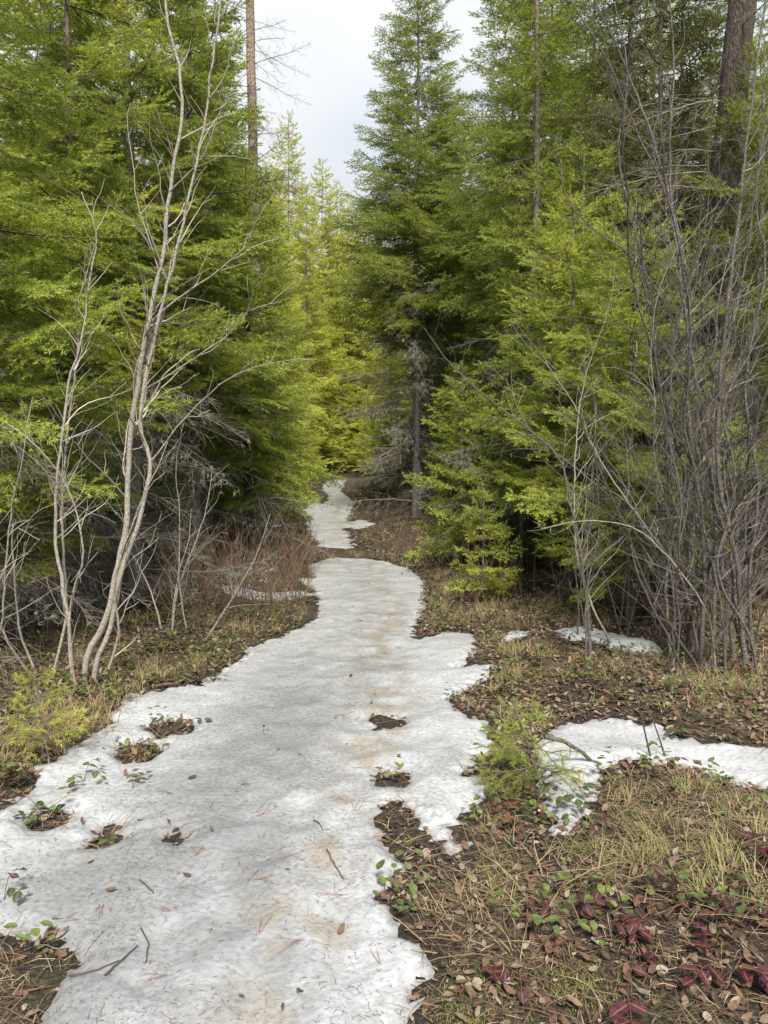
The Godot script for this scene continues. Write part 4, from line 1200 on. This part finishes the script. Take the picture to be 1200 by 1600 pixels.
func grass(B: Flat, x: float, z: float, n: int, l: float, green: float) -> void:
	var flow := rr(0, TAU)
	for k in n:
		var p := Vector3(x + rr(-0.04, 0.04), gh(x, z) - 0.005, z + rr(-0.04, 0.04))
		var c := Color(0.36, 0.28, 0.15).lerp(Color(0.24, 0.17, 0.09), rng.randf())
		if rng.randf() < green:
			c = Color(0.17, 0.2, 0.05).lerp(Color(0.27, 0.28, 0.1), rng.randf())
		blade(B, p, flow + rr(-1.6, 1.6), l * rr(0.5, 1.25), rr(0.0028, 0.0042), rr(0.25, 0.75), c)

func litter() -> void:
	rng.seed = 1800
	var ground := get_node("ground")
	# dead leaves: the nearest as pieces of the ground, the rest together
	var cols := [Color(0.12, 0.068, 0.04), Color(0.18, 0.115, 0.072), Color(0.19, 0.145, 0.1), Color(0.09, 0.045, 0.036), Color(0.15, 0.085, 0.05), Color(0.235, 0.195, 0.148), Color(0.07, 0.045, 0.03)]
	var meshes := []
	var flats := []
	for k in 14:
		var f := leaf_shape(rr(0.026, 0.046), rr(0.012, 0.026), rr(-0.35, 0.45), cols[k % 7] * rr(0.85, 1.15))
		flats.append(f)
		meshes.append(mesh_of([f]))
	var n := 0
	var tries := 0
	while n < 300 and tries < 6000:
		tries += 1
		var D := rr(2.0, 3.3)
		var x := rr(0.0, 0.55 * D + 0.1)
		if is_snow(x, -D):
			continue
		n += 1
		var mi := put("dead_leaf", meshes[rng.randi_range(0, 13)], [M.litter], ground)
		mi.transform = lay(Vector3(x, gh(x, -D) + rr(0.008, 0.03), -D), 0.5).scaled_local(Vector3.ONE * rr(0.75, 1.25))
	var F := Flat.new()
	for k in 42000:
		var D := 1.6 + 11.4 * pow(rng.randf(), 1.4)
		var x := rr(-0.57 * D - 0.9, 0.57 * D + 1.3)
		var onsnow := is_snow(x, -D)
		if onsnow and rng.randf() > 0.012 or nf.get_noise_2d(x * 50.0 + 11.0, D * 50.0) < rr(-0.5, 0.2):
			continue
		F.add(flats[rng.randi_range(0, 13)], lay(Vector3(x, top(x, -D) + rr(0.003, 0.02), -D), 0.5).scaled_local(Vector3.ONE * pow(rng.randf(), 1.5) * 1.1 + Vector3.ONE * 0.3))
	for k in 20000:
		var D := rr(3.4, 9.5)
		var x := rr(path_x(D) + 0.5, 0.57 * D + 1.3) if rng.randf() < 0.75 else rr(-0.56 * D - 0.3, path_x(D) - 0.8)
		if is_snow(x, -D):
			continue
		F.add(flats[rng.randi_range(0, 13)], lay(Vector3(x, gh(x, -D) + rr(0.003, 0.03), -D), 0.7).scaled_local(Vector3.ONE * rr(0.7, 1.4)))
	for k in 14000:
		var D := rr(8.5, 28.0)
		var x := path_x(D) + rr(0.3, 4.5) * (1.0 if rng.randf() < 0.65 else -1.0)
		if is_snow(x, -D):
			continue
		F.add(flats[rng.randi_range(0, 13)], lay(Vector3(x, gh(x, -D) + rr(0.003, 0.03), -D), 0.7).scaled_local(Vector3.ONE * rr(0.9, 1.8)))
	kind(put("leaf_litter", mesh_of([F]), [M.litter]), "stuff")
	# fallen needles and straw over the soil
	var N := Flat.new()
	for k in 38000:
		var D := 1.6 + 9.4 * pow(rng.randf(), 1.6)
		var x := rr(-0.57 * D - 0.9, 0.57 * D + 1.3)
		if is_snow(x, -D):
			continue
		var c := Color(0.22, 0.14, 0.08).lerp(Color(0.1, 0.058, 0.035), rng.randf())
		if rng.randf() < 0.14:
			c = Color(0.36, 0.3, 0.2)
		strand(N, Vector3(x, gh(x, -D) + rr(0.002, 0.022), -D), rr(0, TAU), rr(0.03, 0.13), rr(0.0014, 0.0026), rr(-0.12, 0.12), c)
	for k in 38000:
		var D := rr(2.2, 10.0) if k < 13000 else rr(5.0, 28.0)
		var x := rr(path_x(D) + 0.4, minf(0.57 * D + 1.3, path_x(D) + 6.0)) if rng.randf() < 0.7 else rr(maxf(-0.56 * D - 0.3, path_x(D) - 4.0), path_x(D) - 0.5)
		if is_snow(x, -D) or nf.get_noise_2d(x * 22.0 - 30.0, D * 22.0) < rr(-0.5, 0.3):
			continue
		strand(N, Vector3(x, gh(x, -D) + rr(0.003, 0.04), -D), rr(0, TAU), rr(0.08, 0.24), rr(0.0022, 0.004) * maxf(1.0, D / 9.0), rr(-0.1, 0.3), Color(0.32, 0.245, 0.135).lerp(Color(0.12, 0.075, 0.045), rng.randf()))
	kind(put("fallen_needle", mesh_of([N]), [M.litter]), "stuff")
	# needles and bits on the snow
	var S := Flat.new()
	var made := 0
	while made < 11000:
		var D := 1.9 + 7.0 * pow(rng.randf(), 1.3)
		var x := rr(-2.2, 2.4)
		if not is_snow(x, -D) or nf.get_noise_2d(x * 30.0, D * 25.0 + 70.0) < rr(-0.55, 0.35):
			continue
		made += 1
		var c := Color(0.09, 0.05, 0.032).lerp(Color(0.2, 0.12, 0.075), rng.randf())
		strand(S, Vector3(x, top(x, -D) + 0.0025, -D), rr(0, TAU), rr(0.006, 0.02) + 0.02 * pow(rng.randf(), 4.0), rr(0.0009, 0.0016), rr(-0.03, 0.15), c)
	for k in 110:
		var D := 2.0 + 6.0 * rng.randf()
		var x := path_x(D) + rr(-1.0, 0.9)
		if not is_snow(x, -D):
			continue
		var az := rr(0, TAU)
		for j in rng.randi_range(1, 4):
			strand(S, Vector3(x + rr(-0.01, 0.01), top(x, -D) + 0.004, -D), az + rr(-0.5, 0.5), rr(0.07, 0.15), 0.0017, 0.0, Color(0.27, 0.11, 0.06) * rr(0.7, 1.2))
	kind(put("needles_on_snow", mesh_of([S]), [M.litter]), "stuff")
	# dead sticks
	for s in [["-0.81,-2.38", "-0.76,-2.30", "-0.74,-2.21"], ["-0.23,-2.89", "-0.19,-2.79", "-0.15,-2.69"], ["-0.91,-2.67", "-0.87,-2.63", "-0.83,-2.58"], ["-0.84,-2.14", "-0.80,-2.24", "-0.79,-2.29"], ["-0.31,-3.16", "-0.28,-3.11", "-0.26,-3.06"], ["0.28,-2.14", "0.36,-2.27", "0.38,-2.33"], ["-0.95,-2.14", "-0.89,-2.16", "-0.82,-2.21"]]:
		var pts := PackedVector3Array()
		for w in s:
			var v2 := pts2(w)[0]
			pts.push_back(Vector3(v2.x, top(v2.x, v2.y) + 0.006, v2.y))
		var W := Flat.new()
		pts = smooth(pts, 0.02, 0.003)
		rod(W, pts, 0.0034, 0.0018, Color(0.08, 0.05, 0.045))
		tag(put("fallen_twig", mesh_of([W]), [M.wood]), STICKS.pop_front(), "twig")

var STICKS := ["short dark double-bent twig on the left foreground snow", "straight dark twig on the snow right of the middle", "knobbly brown twig on the grey ice", "long thin twig slanting over the lower left snow", "small dark twig on the upper middle snow", "curved grey twig on the right litter near the snow tongue", "pale twig lying on the snow by the left bare corner"]
